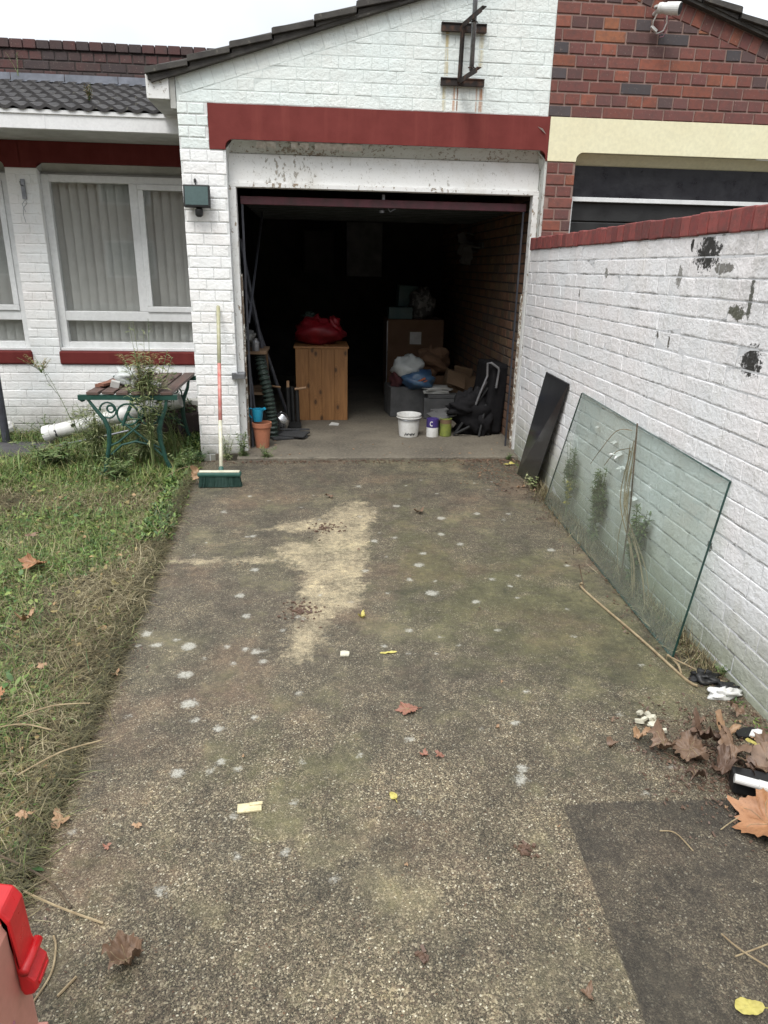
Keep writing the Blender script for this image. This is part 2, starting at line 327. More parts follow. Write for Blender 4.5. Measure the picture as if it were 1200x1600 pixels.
def driveway_mat():
    t = NT('exposed_aggregate_concrete')
    at = t.n('ShaderNodeAttribute', attribute_name='marks'); sp = t.n('ShaderNodeSeparateColor'); t.l(at.outputs['Color'], sp.inputs[0])
    pale_d, spot_d, dark_d = sp.outputs; moss_d = at.outputs['Alpha']
    big = t.noise(1.1, 5, .6); mid = t.noise(4.5, 6, .65); fine = t.noise(30, 6, .7); grit = t.noise(260, 3, .6)
    v1 = t.n('ShaderNodeTexVoronoi'); v1.inputs['Scale'].default_value = 265; t.l(t.co, v1.inputs[0])
    v2 = t.n('ShaderNodeTexVoronoi'); v2.inputs['Scale'].default_value = 460; t.l(t.co, v2.inputs[0])
    r1 = t.n('ShaderNodeSeparateColor'); t.l(v1.outputs['Color'], r1.inputs[0])
    r2 = t.n('ShaderNodeSeparateColor'); t.l(v2.outputs['Color'], r2.inputs[0])
    cream = t.ramp(r1.outputs[0], [(0, (.060, .045, .030)), (.22, (.105, .082, .055)), (.45, (.145, .117, .078)), (.64, (.19, .158, .105)), (.80, (.26, .225, .155)), (.955, (.42, .39, .30)), (.985, (.10, .055, .03))], 'CONSTANT')
    brown = t.ramp(r2.outputs[1], [(0, (.026, .021, .013)), (.30, (.05, .041, .026)), (.52, (.085, .070, .044)), (.74, (.125, .105, .066)), (.93, (.22, .195, .13))], 'CONSTANT')
    c = t.mix(t.mr(r1.outputs[1], .52, .53), brown, cream)
    warm = t.noise(2.2, 4, .6, co=t.scaled((1, 1, 1), loc=(4, 9, 2)))
    grime = t.mix(t.mr(big, .42, .58), (.056, .046, .037), (.048, .047, .032))
    g = t.math('MULTIPLY_ADD', mid, .9, t.math('MULTIPLY', fine, .5))
    x, y, z = t.xyz()
    near = t.mr(y, .9, 2.3, -.36, .03)          # less grime mixed in towards the near end
    c = t.mix(t.mr(t.math('ADD', g, near), .52, .90, .10, .80), c, grime)
    c = t.mix(t.mr(warm, .52, .66, 0, .35), c, (.155, .10, .065))
    c = t.mix(t.mr(t.math('MULTIPLY_ADD', big, .6, t.math('MULTIPLY', mid, .5)), .57, .68, 0, .32), c, (.26, .22, .13))
    # moss
    mz = t.math('MULTIPLY_ADD', mid, 1.3, moss_d); mz = t.math('MULTIPLY_ADD', t.noise(16, 7, .8), .9, mz); mz = t.math('SUBTRACT', mz, .45); c = t.mix(t.mr(mz, .74, 1.10, 0, .50), c, t.mix(fine, (.040, .042, .016), (.095, .097, .034)))
    blk = t.noise(3.1, 7, .72, co=t.scaled((1, 1, 1), loc=(7, 3, 5))); c = t.mix(t.mr(blk, .50, .68, 0, .55), c, (.028, .027, .02))
    # pale washed patch
    pz = t.math('MULTIPLY_ADD', t.noise(11, 6, .75), .26, pale_d); pz = t.math('MULTIPLY_ADD', t.noise(45, 5, .75), .16, pz)
    pale = t.mix(.82, c, t.mix(t.mr(r2.outputs[0], .1, .9), (.18, .142, .086), (.46, .395, .265)))
    pm = t.mr(pz, .175, .225, 1, 0); pm = t.math('MULTIPLY', pm, t.mr(t.math('MULTIPLY_ADD', t.noise(9, 7, .75), .6, t.math('MULTIPLY', t.noise(40, 5, .7), .4)), .40, .54, .25, 1))
    c = t.mix(pm, c, pale)
    # dark later bay
    dark_d = t.math('MULTIPLY_ADD', t.noise(28, 6, .75), .022, t.math('SUBTRACT', dark_d, .011)); dm = t.mr(dark_d, -.004, .004, 1, 0)
    darkc = t.mix(t.mr(g, .54, .86, .32, .85), c, (.030, .025, .020))
    edge = t.math('MULTIPLY', dm, t.mr(dark_d, -.16, 0, 0, .5)); darkc = t.mix(edge, darkc, (.022, .019, .015))
    c = t.mix(t.math('MULTIPLY', dm, .96), c, darkc)
    # worn, blotchy tone at several sizes
    mot = t.math('MULTIPLY_ADD', t.noise(6.5, 9, .78, co=t.scaled((1, .8, 1), loc=(1, 2, 8))), .62, t.math('MULTIPLY', t.noise(34, 6, .8), .38))
    c = t.mix(1., c, t.ramp(mot, [(.35, (.50, .50, .50)), (.45, (.95, .95, .94)), (.54, (1.38, 1.37, 1.34)), (.64, (2.05, 1.99, 1.80))]), 'MULTIPLY')
    # lichen spots
    sz = t.math('MULTIPLY_ADD', t.noise(90, 6, .8), .060, t.math('SUBTRACT', spot_d, .038)); sz = t.math('MULTIPLY_ADD', t.noise(24, 3), .045, sz)
    c = t.mix(t.math('MULTIPLY', t.mr(sz, .006, .020, .85, 0), t.mr(t.noise(130, 6, .8), .40, .52, .35, 1)), c, t.mix(fine, (.34, .33, .28), (.50, .49, .43)))
    # dark oil flecks
    c = t.mix(t.mr(t.noise(17, 7, .75), .68, .72, 0, .8), c, (.02, .018, .015))
    h = t.math('MULTIPLY_ADD', v1.outputs['Distance'], -.55, t.math('MULTIPLY', v2.outputs['Distance'], -.3))
    h = t.math('MULTIPLY_ADD', fine, .5, h); h = t.math('MULTIPLY_ADD', grit, .35, h)
    return t.done(c, t.mr(fine, .3, .7, .72, .95), 0, t.bump(h, .0045, .85))
MAT['driveway'] = driveway_mat()
def floor_mat():
    t = NT('garage_screed'); n = t.noise(2.5, 6, .6, co=t.scaled((1, 1.1, 1))); f = t.noise(45, 6, .75)
    c = t.mix(t.mr(n, .35, .65), (.15, .13, .098), (.085, .073, .057)); c = t.mix(t.mr(f, .45, .7, 0, .6), c, (.24, .215, .165))
    c = t.mix(t.mr(t.noise(8, 6, .7), .6, .68, 0, .6), c, (.05, .045, .035))
    return t.done(c, .85, 0, t.bump(f, .004, .6))
MAT['floor'] = floor_mat()
MAT['paving'] = simple('dark_grey_paving', (.075, .072, .075), (.055, .052, .055), 6, .85, bump=.5, bscale=120)

# ------------------------------------------------------------------ mesh building
def wpos(o):
    p = Vector((0, 0, 0))
    while o is not None: p += o.location; o = o.parent
    return p
class MB:
    def __init__(s): s.v = []; s.f = []; s.mi = []
    def add(s, vs, fs, mi=0):
        b = len(s.v); s.v += [tuple(v) for v in vs]; s.f += [tuple(b + i for i in f) for f in fs]; s.mi += [mi] * len(fs); return s
    def box(s, x0, x1, y0, y1, z0, z1, mi=0):
        return s.add([(x, y, z) for z in (z0, z1) for x, y in ((x0, y0), (x1, y0), (x1, y1), (x0, y1))],
                     [(3, 2, 1, 0), (4, 5, 6, 7), (0, 1, 5, 4), (1, 2, 6, 5), (2, 3, 7, 6), (3, 0, 4, 7)], mi)
    def obox(s, c, size, rot=(0, 0, 0), mi=0, taper=1.):
        from mathutils import Euler
        m = Euler(rot).to_matrix(); c = Vector(c); vs = []
        for z in (-.5, .5):
            k = taper if z > 0 else 1
            for x, y in ((-.5, -.5), (.5, -.5), (.5, .5), (-.5, .5)): vs.append(c + m @ Vector((x * size[0] * k, y * size[1] * k, z * size[2])))
        return s.add(vs, [(3, 2, 1, 0), (4, 5, 6, 7), (0, 1, 5, 4), (1, 2, 6, 5), (2, 3, 7, 6), (3, 0, 4, 7)], mi)
    def prism(s, poly, y0, y1, mi=0, axis='y'):
        n = len(poly)
        if axis == 'y': vs = [(x, y0, z) for x, z in poly] + [(x, y1, z) for x, z in poly]
        elif axis == 'x': vs = [(y0, a, b) for a, b in poly] + [(y1, a, b) for a, b in poly]
        else: vs = [(a, b, y0) for a, b in poly] + [(a, b, y1) for a, b in poly]
        return s.add(vs, [tuple(range(n)), tuple(range(2 * n - 1, n - 1, -1))] + [(i, i + n, (i + 1) % n + n, (i + 1) % n) for i in range(n)], mi)
    def tube(s, pts, r, n=8, mi=0, caps=True):
        pts = [Vector(p) for p in pts]; rs = r if isinstance(r, (list, tuple)) else [r] * len(pts)
        vs = []; fs = []; up = None
        for i, p in enumerate(pts):
            d = (pts[min(i + 1, len(pts) - 1)] - pts[max(i - 1, 0)]); d = d.normalized() if d.length > 1e-9 else Vector((0, 0, 1))
            if up is None:
                up = Vector((0, 0, 1)) if abs(d.z) < .9 else Vector((1, 0, 0))
            a = d.cross(up).normalized(); up = a.cross(d).normalized()
            for k in range(n):
                t = 2 * math.pi * k / n; vs.append(p + (a * math.cos(t) + up * math.sin(t)) * rs[i])
        for i in range(len(pts) - 1):
            for k in range(n): fs.append((i * n + k, i * n + (k + 1) % n, (i + 1) * n + (k + 1) % n, (i + 1) * n + k))
        if caps: fs += [tuple(range(n - 1, -1, -1)), tuple(range((len(pts) - 1) * n, len(pts) * n))]
        return s.add(vs, fs, mi)
    def lathe(s, prof, c=(0, 0, 0), n=28, mi=0, wob=0., caps=(True, False)):
        vs = []; fs = []
        for i, (r, z) in enumerate(prof):
            for k in range(n):
                t = 2 * math.pi * k / n; rr = r * (1 + wob * math.sin(3 * t + i))
                vs.append((c[0] + rr * math.cos(t), c[1] + rr * math.sin(t), c[2] + z))
        for i in range(len(prof) - 1):
            for k in range(n): fs.append((i * n + k, i * n + (k + 1) % n, (i + 1) * n + (k + 1) % n, (i + 1) * n + k))
        if caps[0]: fs.append(tuple(range(n - 1, -1, -1)))
        if caps[1]: fs.append(tuple(range((len(prof) - 1) * n, len(prof) * n)))
        return s.add(vs, fs, mi)
    def blobm(s, c, r, seed=0, amp=.25, nu=22, nv=14, mi=0, flat=0.):
        """crumpled soft lump (bag, cloth)"""
        rd = random.Random(seed); ph = [(rd.uniform(1, 5), rd.uniform(1, 5), rd.uniform(0, 6), rd.uniform(0, 6)) for _ in range(9)]
        vs = []; fs = []
        for j in range(nv + 1):
            th = math.pi * j / nv
            for i in range(nu):
                a = 2 * math.pi * i / nu
                k = 1 + amp * sum(math.sin(p[0] * a + p[2]) * math.sin(p[1] * th * 1.7 + p[3]) for p in ph) / 3.2
                x = math.sin(th) * math.cos(a) * k; y = math.sin(th) * math.sin(a) * k; z = math.cos(th) * k
                zz = c[2] + r[2] * z
                if flat is not None: zz = max(zz, c[2] - r[2] * (1 - flat))
                vs.append((c[0] + r[0] * x, c[1] + r[1] * y, zz))
        for j in range(nv):
            for i in range(nu): fs.append((j * nu + i, (j + 1) * nu + i, (j + 1) * nu + (i + 1) % nu, j * nu + (i + 1) % nu))
        return s.add(vs, fs, mi)
    def build(s, name, mats, parent=None, smooth=False, bevel=0, local=False, mod=None):
        me = bpy.data.meshes.new(name)
        off = Vector((0, 0, 0)) if (parent is None or local) else wpos(parent)
        me.from_pydata([(v[0] - off.x, v[1] - off.y, v[2] - off.z) for v in s.v], [], s.f)
        if not isinstance(mats, (list, tuple)): mats = [mats]
        for m in mats: me.materials.append(MAT[m] if isinstance(m, str) else m)
        if len(mats) > 1: me.polygons.foreach_set('material_index', s.mi)
        me.polygons.foreach_set('use_smooth', [smooth] * len(me.polygons)); me.update()
        o = bpy.data.objects.new(name, me); COL.objects.link(o); o.parent = parent
        if bevel:
            b = o.modifiers.new('bevel', 'BEVEL'); b.width = bevel; b.segments = 2; b.limit_method = 'ANGLE'; b.angle_limit = R(40)
        if smooth == 'auto': pass
        return o

def tag(o, label=None, cat=None, group=None, kind=None):
    if label: o['label'] = label
    if cat: o['category'] = cat
    if group: o['group'] = group
    if kind: o['kind'] = kind
    return o
def thing(name, loc, label, cat, group=None, rz=0):
    o = bpy.data.objects.new(name, None); COL.objects.link(o); o.location = loc; o.rotation_euler = (0, 0, rz)
    o.empty_display_size = .1
    return tag(o, label, cat, group)
def single(mb, name, mats, loc, label, cat, group=None, **kw):
    """a thing that is one mesh: verts given in world space, origin moved to loc"""
    mb.v = [(v[0] - loc[0], v[1] - loc[1], v[2] - loc[2]) for v in mb.v]
    o = mb.build(name, mats, None, **kw); o.location = loc; return tag(o, label, cat, group)

def clip(poly, a, b, c):
    out = []
    for i in range(len(poly)):
        p, q = poly[i], poly[(i + 1) % len(poly)]; dp = a * p[0] + b * p[1] - c; dq = a * q[0] + b * q[1] - c
        if dp <= 0: out.append(p)
        if dp * dq < 0: k = dp / (dp - dq); out.append((p[0] + (q[0] - p[0]) * k, p[1] + (q[1] - p[1]) * k))
    return out
def brick(mb, P, poly, proud, mi, rd, inset=.0045, jit=.0012):
    if len(poly) < 3: return
    us = [p[0] for p in poly]; vs = [p[1] for p in poly]
    w, h = max(us) - min(us), max(vs) - min(vs)
    if w < .02 or h < .02: return
    poly = [(u + rd.uniform(-jit, jit), v + rd.uniform(-jit, jit)) for u, v in poly]
    cu, cv = sum(p[0] for p in poly) / len(poly), sum(p[1] for p in poly) / len(poly)
    d = proud + rd.uniform(-.0012, .0012); tu, tv = rd.uniform(-.002, .002), rd.uniform(-.002, .002)
    V = []; n = len(poly)
    for ins, dd in ((0, -.004), (inset * .3, d * .7), (inset, d)):
        for u, v in poly:
            ku, kv = 1 - ins / (w / 2), 1 - ins / (h / 2)
            uu, vv = cu + (u - cu) * ku, cv + (v - cv) * kv
            V.append(P(uu, vv, dd + (tu * (uu - cu) / w + tv * (vv - cv) / h if dd > 0 else 0)))
    F = [(k * n + i, k * n + (i + 1) % n, (k + 1) * n + (i + 1) % n, (k + 1) * n + i) for k in (0, 1) for i in range(n)]
    F.append(tuple(range(2 * n, 3 * n))); mb.add(V, F, mi)
def bricks(mb, P, spans, z0, nrows, ch=.0765, L=.225, gap=.010, proud=.006, hdr=lambda r: r % 2, mi=0, seed=1, planes=(), inset=.0045, zmax=None, gu=None):
    gu = gap if gu is None else gu
    rd = random.Random(seed)
    for r in range(nrows):
        v0 = z0 + r * ch; v1 = v0 + ch - gap
        if zmax is not None: v1 = min(v1, zmax)
        if v1 - v0 < .02: continue
        mod = L / 2 if hdr(r) else L; ph = (L / 4 if hdr(r) else 0) + (L / 2 if (r // 2) % 2 and not hdr(r) else 0)
        for a, b in spans(v0, v1):
            k = math.floor((a - ph) / mod); u = ph + k * mod
            while u < b:
                ua, ub = max(a, u + gu / 2), min(b, u + mod - gu / 2)
                if ub - ua > .03:
                    poly = [(ua, v0), (ub, v0), (ub, v1), (ua, v1)]
                    for pl in planes: poly = clip(poly, *pl)
                    if len(poly) >= 3: brick(mb, P, poly, proud, mi, rd, inset)
                u += mod

# ------------------------------------------------------------------ ribbons (grass, straw, leaves)
def ribbons(P0, az, L, W, pitch, dpitch, daz, segs=3, prof=None, twist=None):
    n = len(L); P0 = np.asarray(P0, float); az = np.broadcast_to(az, (n,)).astype(float).copy(); pt = np.broadcast_to(pitch, (n,)).astype(float).copy()
    prof = prof or [1 - .9 * (i / segs) ** 1.5 for i in range(segs + 1)]
    V = np.zeros((n, segs + 1, 2, 3)); p = P0.copy(); tw = np.zeros(n) if twist is None else twist
    for i in range(segs + 1):
        side = np.stack([-np.sin(az) * np.cos(tw), np.cos(az) * np.cos(tw), np.sin(tw)], 1)
        w = (W * prof[i] * .5)[:, None]
        V[:, i, 0] = p - side * w; V[:, i, 1] = p + side * w
        st = (L / segs)[:, None]
        p = p + st * np.stack([np.cos(az) * np.cos(pt), np.sin(az) * np.cos(pt), np.sin(pt)], 1)
        az = az + daz / segs; pt = pt + dpitch / segs
    V = V.reshape(-1, 3); m = (segs + 1) * 2
    base = (np.arange(n) * m)[:, None, None]
    q = np.array([[2 * i, 2 * i + 1, 2 * i + 3, 2 * i + 2] for i in range(segs)])[None]
    return V, (base + q).reshape(-1, 4)
def np_mesh(name, parts, mats, parent=None, loc=(0, 0, 0), mis=None):
    vs = []; fs = []; mi = []; b = 0
    for i, (V, F) in enumerate(parts):
        vs.append(V); fs.append(F + b); b += len(V); mi += [0 if mis is None else mis[i]] * len(F)
    V = np.concatenate(vs) - np.array(loc); F = np.concatenate(fs)
    me = bpy.data.meshes.new(name); me.vertices.add(len(V)); me.vertices.foreach_set('co', V.astype(np.float32).ravel())
    me.loops.add(F.size); me.loops.foreach_set('vertex_index', F.astype(np.int32).ravel())
    me.polygons.add(len(F)); me.polygons.foreach_set('loop_start', np.arange(0, F.size, 4, dtype=np.int32)); me.polygons.foreach_set('loop_total', np.full(len(F), 4, dtype=np.int32))
    me.polygons.foreach_set('material_index', np.array(mi, dtype=np.int32)); me.update(calc_edges=True); me.validate()
    for m in mats: me.materials.append(MAT[m])
    o = bpy.data.objects.new(name, me); COL.objects.link(o)
    if parent is not None: o.parent = parent
    else: o.location = loc
    return o
U = lambda a, b, n: rng.uniform(a, b, n)

# ================================================================== SETTING
DE = lambda y: -.66 - .048 * y                      # left edge of the driveway
def ground_z(x, y):
    return -.035 + .022 * np.sin(2.1 * x + 1.3) * np.sin(1.7 * y) + .014 * np.sin(5.3 * x + y * 2.2) * np.cos(4.1 * y - x)
xs = np.concatenate([[-60, -30, -12], np.arange(-6, -.55, .06), [-.5, 1.2, 1.8, 5, 12, 30, 60]])
ys = np.concatenate([[-60, -25, -8, -2], np.arange(-.5, 7.0, .06), [7.2, 12, 30, 80]])
mb = MB(); nx = len(xs); V = []
for y in ys:
    for x in xs:
        lawn = (-6 < x < -.6) and (-.5 < y < 6.9)
        z = ground_z(x, y) if lawn else -.06
        if x > -.6: z = -.06
        if x > -.7 + -.048 * y - .02 and x > -.75: z = -.06
        V.append((x, y, z))
mb.add(V, [(j * nx + i, j * nx + i + 1, (j + 1) * nx + i + 1, (j + 1) * nx + i) for j in range(len(ys) - 1) for i in range(nx - 1)])
tag(mb.build('ground', 'soil', smooth=True), kind='structure')

# driveway slab with stain masks as vertex data
SPOTS = [(-0.450,2.082,0.035),(-0.496,2.264,0.030),(-0.331,1.940,0.017),(-0.426,1.737,0.021),(-0.304,1.776,0.015),(-0.338,1.736,0.017),(-0.644,2.488,0.025),(-0.517,2.471,0.035),(-0.252,2.416,0.023),(-0.290,2.433,0.015),(-0.219,2.334,0.017),(0.519,2.896,0.035),(0.542,3.364,0.020),(0.708,2.794,0.023),(0.737,3.905,0.031),(0.226,3.158,0.022),(0.503,3.215,0.030),(0.369,2.547,0.016),(0.601,1.684,0.019),(0.587,1.635,0.026),(0.279,1.843,0.016),(0.027,1.318,0.009),(0.269,1.524,0.009),(-0.364,2.918,0.024),(-0.702,2.584,0.026),(-0.576,2.524,0.015),(-0.316,2.716,0.022),(1.169,3.968,0.020),(0.969,3.976,0.024),(0.492,4.154,0.025),(-0.368,3.657,0.021),(-0.320,3.201,0.022),(0.302,3.558,0.025),(-0.000,2.898,0.014),(0.772,3.489,0.022),(-0.416,1.990,0.013),(-0.367,2.462,0.017),(-0.219,1.405,0.011),(-0.716,2.483,0.015),(0.251,2.424,0.012),(0.839,3.028,0.019),(0.691,3.639,0.022),(0.273,4.572,0.026),(-0.576,4.073,0.023),(-0.449,4.384,0.020),(1.240,3.375,0.025),(0.932,1.552,0.010),(0.111,1.777,0.012),(-0.065,1.760,0.010),(0.433,3.049,0.019)]
rd = random.Random(3)
SPOTS += [(rd.uniform(-.7, 1.3), rd.uniform(1.3, 5), rd.uniform(.005, .014)) for _ in range(70)]
X, Y = np.meshgrid(np.arange(0, 1.0001, 1 / 230), np.concatenate([[-1.5, -.5, .3, .6], np.arange(.7, 5.265, .0115), [5.268]]))
Xl = -.66 - .048 * Y + .012 * np.sin(Y * 9) + .007 * np.sin(Y * 31); Xr = 1.62 - .026 * (5.36 - Y) + 0 * Y
GX = Xl + (Xr - Xl) * X; GY = Y
def sdf_seg(ax, ay, bx, by, r):
    dx, dy = bx - ax, by - ay; t = np.clip(((GX - ax) * dx + (GY - ay) * dy) / (dx * dx + dy * dy), 0, 1)
    return np.hypot(GX - ax - t * dx, GY - ay - t * dy) - r
pale = np.minimum.reduce([sdf_seg(.17, 3.95, .04, 2.85, .15), sdf_seg(.27, 4.08, .12, 3.4, .09), sdf_seg(.02, 2.8, -.09, 2.40, .07), sdf_seg(-.74, 3.33, -.12, 3.31, .032), sdf_seg(-.12, 3.45, .1, 3.1, .12),
                          sdf_seg(-.16, 3.80, .1, 3.85, .09), sdf_seg(-.5, 3.72, -.2, 3.78, .0), sdf_seg(.25, 4.2, .1, 4.0, .06)])
spot = np.full(GX.shape, 9.)
for sx, sy, sr in SPOTS: spot = np.minimum(spot, (np.hypot((GX - sx) * 1.0, (GY - sy) * 1.0) - sr * .8))
lx = .676 + (GY - 1.527) * .06
dark = np.maximum(lx - GX, GY - (1.53 - .03 * (GX - .676)))
moss = .42 * np.exp(-((GX - .95) / .45) ** 2 - ((GY - 2.75) / .7) ** 2) + .30 * np.exp(-((GX - .5) / .3) ** 2 - ((GY - 3.4) / .9) ** 2) + .28 * np.exp(-((GX + .1) / .25) ** 2 - ((GY - 1.75) / .3) ** 2) \
     + .3 * np.exp(-((GX - 1.25) / .2) ** 2 - ((GY - 2.3) / .5) ** 2) + .15 * np.exp(-((GX + .5) / .2) ** 2 - ((GY - 1.1) / .3) ** 2) - .18 * (dark < 0)
GZ = .002 * np.sin(GX * 7 + 1) * np.sin(GY * 5) - .004 * (dark < 0)
h, w = GX.shape
Vt = np.stack([GX, GY, GZ], -1).reshape(-1, 3); idx = np.arange(h * w).reshape(h, w)
Fq = np.stack([idx[:-1, :-1], idx[:-1, 1:], idx[1:, 1:], idx[1:, :-1]], -1).reshape(-1, 4)
# skirt down the left, right and far edges
def skirt(line, rev):
    global Vt, Fq
    b = len(Vt); low = Vt[line].copy(); low[:, 2] = -.14; Vt = np.concatenate([Vt, low])
    k = np.arange(len(line) - 1); q = np.stack([line[:-1], line[1:], b + k + 1, b + k], 1)
    Fq = np.concatenate([Fq, q[:, ::-1] if rev else q])
skirt(idx[:, 0], True); skirt(idx[:, -1], False); skirt(idx[-1], True)
drive = np_mesh('driveway', [(Vt, Fq)], ['driveway']); tag(drive, kind='structure')
att = drive.data.color_attributes.new('marks', 'FLOAT_COLOR', 'POINT')
cd = np.zeros((len(Vt), 4), np.float32); m = h * w
cd[:m, 0] = pale.ravel(); cd[:m, 1] = spot.ravel(); cd[:m, 2] = dark.ravel(); cd[:m, 3] = moss.ravel(); cd[m:] = (9, 9, 9, .3)
att.data.foreach_set('color', cd.ravel())

tag(MB().add(*(lambda n=60: ([(-.62 + 2.28 * i / n, 5.262 + .006 * math.sin(i * 1.7) + .004 * math.sin(i * 4.1), z) for z in (-.1, .016) for i in range(n + 1)]
      + [(-.62 + 2.28 * i / n, 5.275 + .006 * math.sin(i * 1.7), .022) for i in range(n + 1)] + [(-.62 + 2.28 * i / n, 5.38, .024) for i in range(n + 1)],
      [(r * (n + 1) + i, r * (n + 1) + i + 1, (r + 1) * (n + 1) + i + 1, (r + 1) * (n + 1) + i) for r in range(3) for i in range(n)]))())
    .box(-.80, 1.665, 5.381, 9.6, -.1, .024).build('garage_floor', 'floor'), kind='structure')
tag(MB().box(-6, -2.2, 5.52, 5.98, -.08, -.012).build('path', 'paving', bevel=.01), kind='structure')

# ================================================================== GARAGE
ZV = lambda x: 2.588 + .309 * (x + .907) if x < 1.73 else 3.403 - .309 * (x - 1.73)
F0 = 5.4
PF = lambda u, v, d: (u, F0 - d, v)
g = thing('garage', (.35, F0, 0), 'white painted brick garage standing open under a dark red lintel', 'garage')
# wall: solid core + bricks
mb = MB()
mb.box(-.91, -.604, F0, F0 + .215, -.15, 2.166, 2); mb.box(-.91, -.712, F0, F0 + .215, 2.166, 2.4455, 2)
mb.prism([(-.91, 2.4455), (1.637, 2.4455), (1.637, ZV(1.637)), (-.91, ZV(-.91))], F0, F0 + .215, 3)
pl = [(-.309, 1, ZV(0) - .112)]
bricks(mb, PF, lambda a, b: [(-.912, -.604)], -.13, 30, gap=.0058, gu=.0028, proud=.0042, mi=1, seed=2, inset=.007, zmax=2.166)
bricks(mb, PF, lambda a, b: [(-.912, -.712)], 2.166, 4, ch=.07, gap=.006, gu=.0035, proud=.005, mi=0, seed=3, inset=.006)
bricks(mb, PF, lambda a, b: [(-.912, 1.637)], 2.4475, 13, gap=.0032, gu=.0015, proud=.0020, mi=0, seed=4, planes=pl, inset=.006)
rd = random.Random(5); ux, uz = math.cos(math.atan(.309)), math.sin(math.atan(.309))
def verge_course(mb, xa, xb, mi, gap, proud, mirror=False, mir=1.73):
    s_ = (xa + .907) / ux; s1 = (xb + .907) / ux; k = s_
    while k < s1 - .03:
        w_ = .0765 - gap
        pts = []
        for a, b in ((k, -.104), (k + w_, -.104), (k + w_, -.006), (k, -.006)):
            x = -.907 + a * ux - b * uz; z = 2.588 + a * uz + b * ux
            if mirror: x = 2 * mir - x
            pts.append((x, z))
        if mirror: pts = pts[::-1]
        brick(mb, PF, pts, proud, mi, rd); k += .0765
verge_course(mb, -.90, 1.60, 0, .002, .0015)
mb.box(-.91, -.80, F0 + .216, 9.8, -.1, 2.58, 1)      # side wall
mb.build('wall', ['white_gable', 'white_pier', 'white_joint', 'gable_joint'], g)
# inside lining
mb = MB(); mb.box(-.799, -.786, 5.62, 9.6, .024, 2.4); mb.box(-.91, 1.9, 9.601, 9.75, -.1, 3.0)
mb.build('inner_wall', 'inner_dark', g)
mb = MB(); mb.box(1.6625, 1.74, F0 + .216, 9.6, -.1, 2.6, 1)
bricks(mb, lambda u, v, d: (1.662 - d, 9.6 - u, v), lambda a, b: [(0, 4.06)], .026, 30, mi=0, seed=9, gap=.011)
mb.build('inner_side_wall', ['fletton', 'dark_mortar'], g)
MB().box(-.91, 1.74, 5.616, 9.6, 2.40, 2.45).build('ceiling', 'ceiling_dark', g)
# lintel with rounded soffit corners
def lintel_poly(x0, x1, zb, zt, xa, za, xb, r=.05):
    p = [(x0, zb)]
    p += [(xa, zb)] + [(xa + r * (1 - math.cos(t)), za - r + r * math.sin(t)) for t in [i * math.pi / 12 for i in range(7)]]
    if xb: p += [(xb - r * (1 - math.cos(t)), za - r + r * math.sin(t)) for t in [i * math.pi / 12 for i in range(6, -1, -1)]] + [(xb, zb)]
    p += [(x1, zb if xb else za), (x1, zt), (x0, zt)]
    return p
mb = MB(); mb.prism(lintel_poly(-.711, 1.655, 2.166, 2.444, -.604, 2.230, 1.643), F0 - .008, F0 + .03)
mb.build('lintel', 'red_lintel', g, bevel=.002)
mb = MB(); mb.prism([(F0 + .031, 2.2283), (F0 + .104, 2.165), (F0 + .104, 2.44), (F0 + .031, 2.44)], -.61, 1.66, axis='x')
mb.box(1.6435, 1.6605, F0 + .001, F0 + .214, -.1, 2.20); mb.box(-.618, -.6045, F0 + .031, F0 + .104, 2.10, 2.30)   # splayed underside, white-grey
mb.add([(-.56, F0 + .031, 2.2285), (1.60, F0 + .031, 2.2285), (1.63, F0 + .12, 2.155), (-.59, F0 + .12, 2.155)], [(3, 2, 1, 0)])
mb.add([(-.604, F0 - .006, 2.17), (-.56, F0 + .031, 2.2285), (-.59, F0 + .12, 2.155), (-.602, F0 + .12, 2.1)], [(0, 1, 2, 3)])
mb.add([(1.643, F0 - .006, 2.17), (1.60, F0 + .031, 2.2285), (1.63, F0 + .12, 2.155), (1.642, F0 + .12, 2.1)], [(3, 2, 1, 0)])
mb.box(-.60, 1.64, F0 - .004, F0 + .03, 2.2286, 2.2296)
mb.build('lintel_soffit', 'soffit_grey', g)
mb = MB()                                              # torn paint hanging under the lintel
rd = random.Random(11)
for x in (-.40, -.35, -.16, -.10, .0, .06, .12, .20, .25):
    w_ = rd.uniform(.05, .09); z0 = 2.228
    pts = [(x + rd.uniform(-.01, .01) + w_ * i / 3, F0 + .0 + .02 * j + rd.uniform(-.005, .005), z0 - j * rd.uniform(.012, .022) - abs(i - 1.5) * .004) for j in range(3) for i in range(4)]
    mb.add(pts, [(j * 4 + i, j * 4 + i + 1, (j + 1) * 4 + i + 1, (j + 1) * 4 + i) for j in range(2) for i in range(3)]); mb.build('paint_flake', 'flake', g); mb = MB()
x, z = 1.565, 2.36
mb.add([(x, F0 - .009, z + .02), (x + .035, F0 - .022, z + .005), (x + .065, F0 - .018, z - .03), (x + .045, F0 - .009, z - .012)], [(0, 1, 2, 3)])
mb.build('paint_flake', 'flake', g)
MB().box(-.602, 1.641, F0 + .105, F0 + .13, 1.978, 2.16).build('fascia_panel', 'flaking_board', g, bevel=.002)
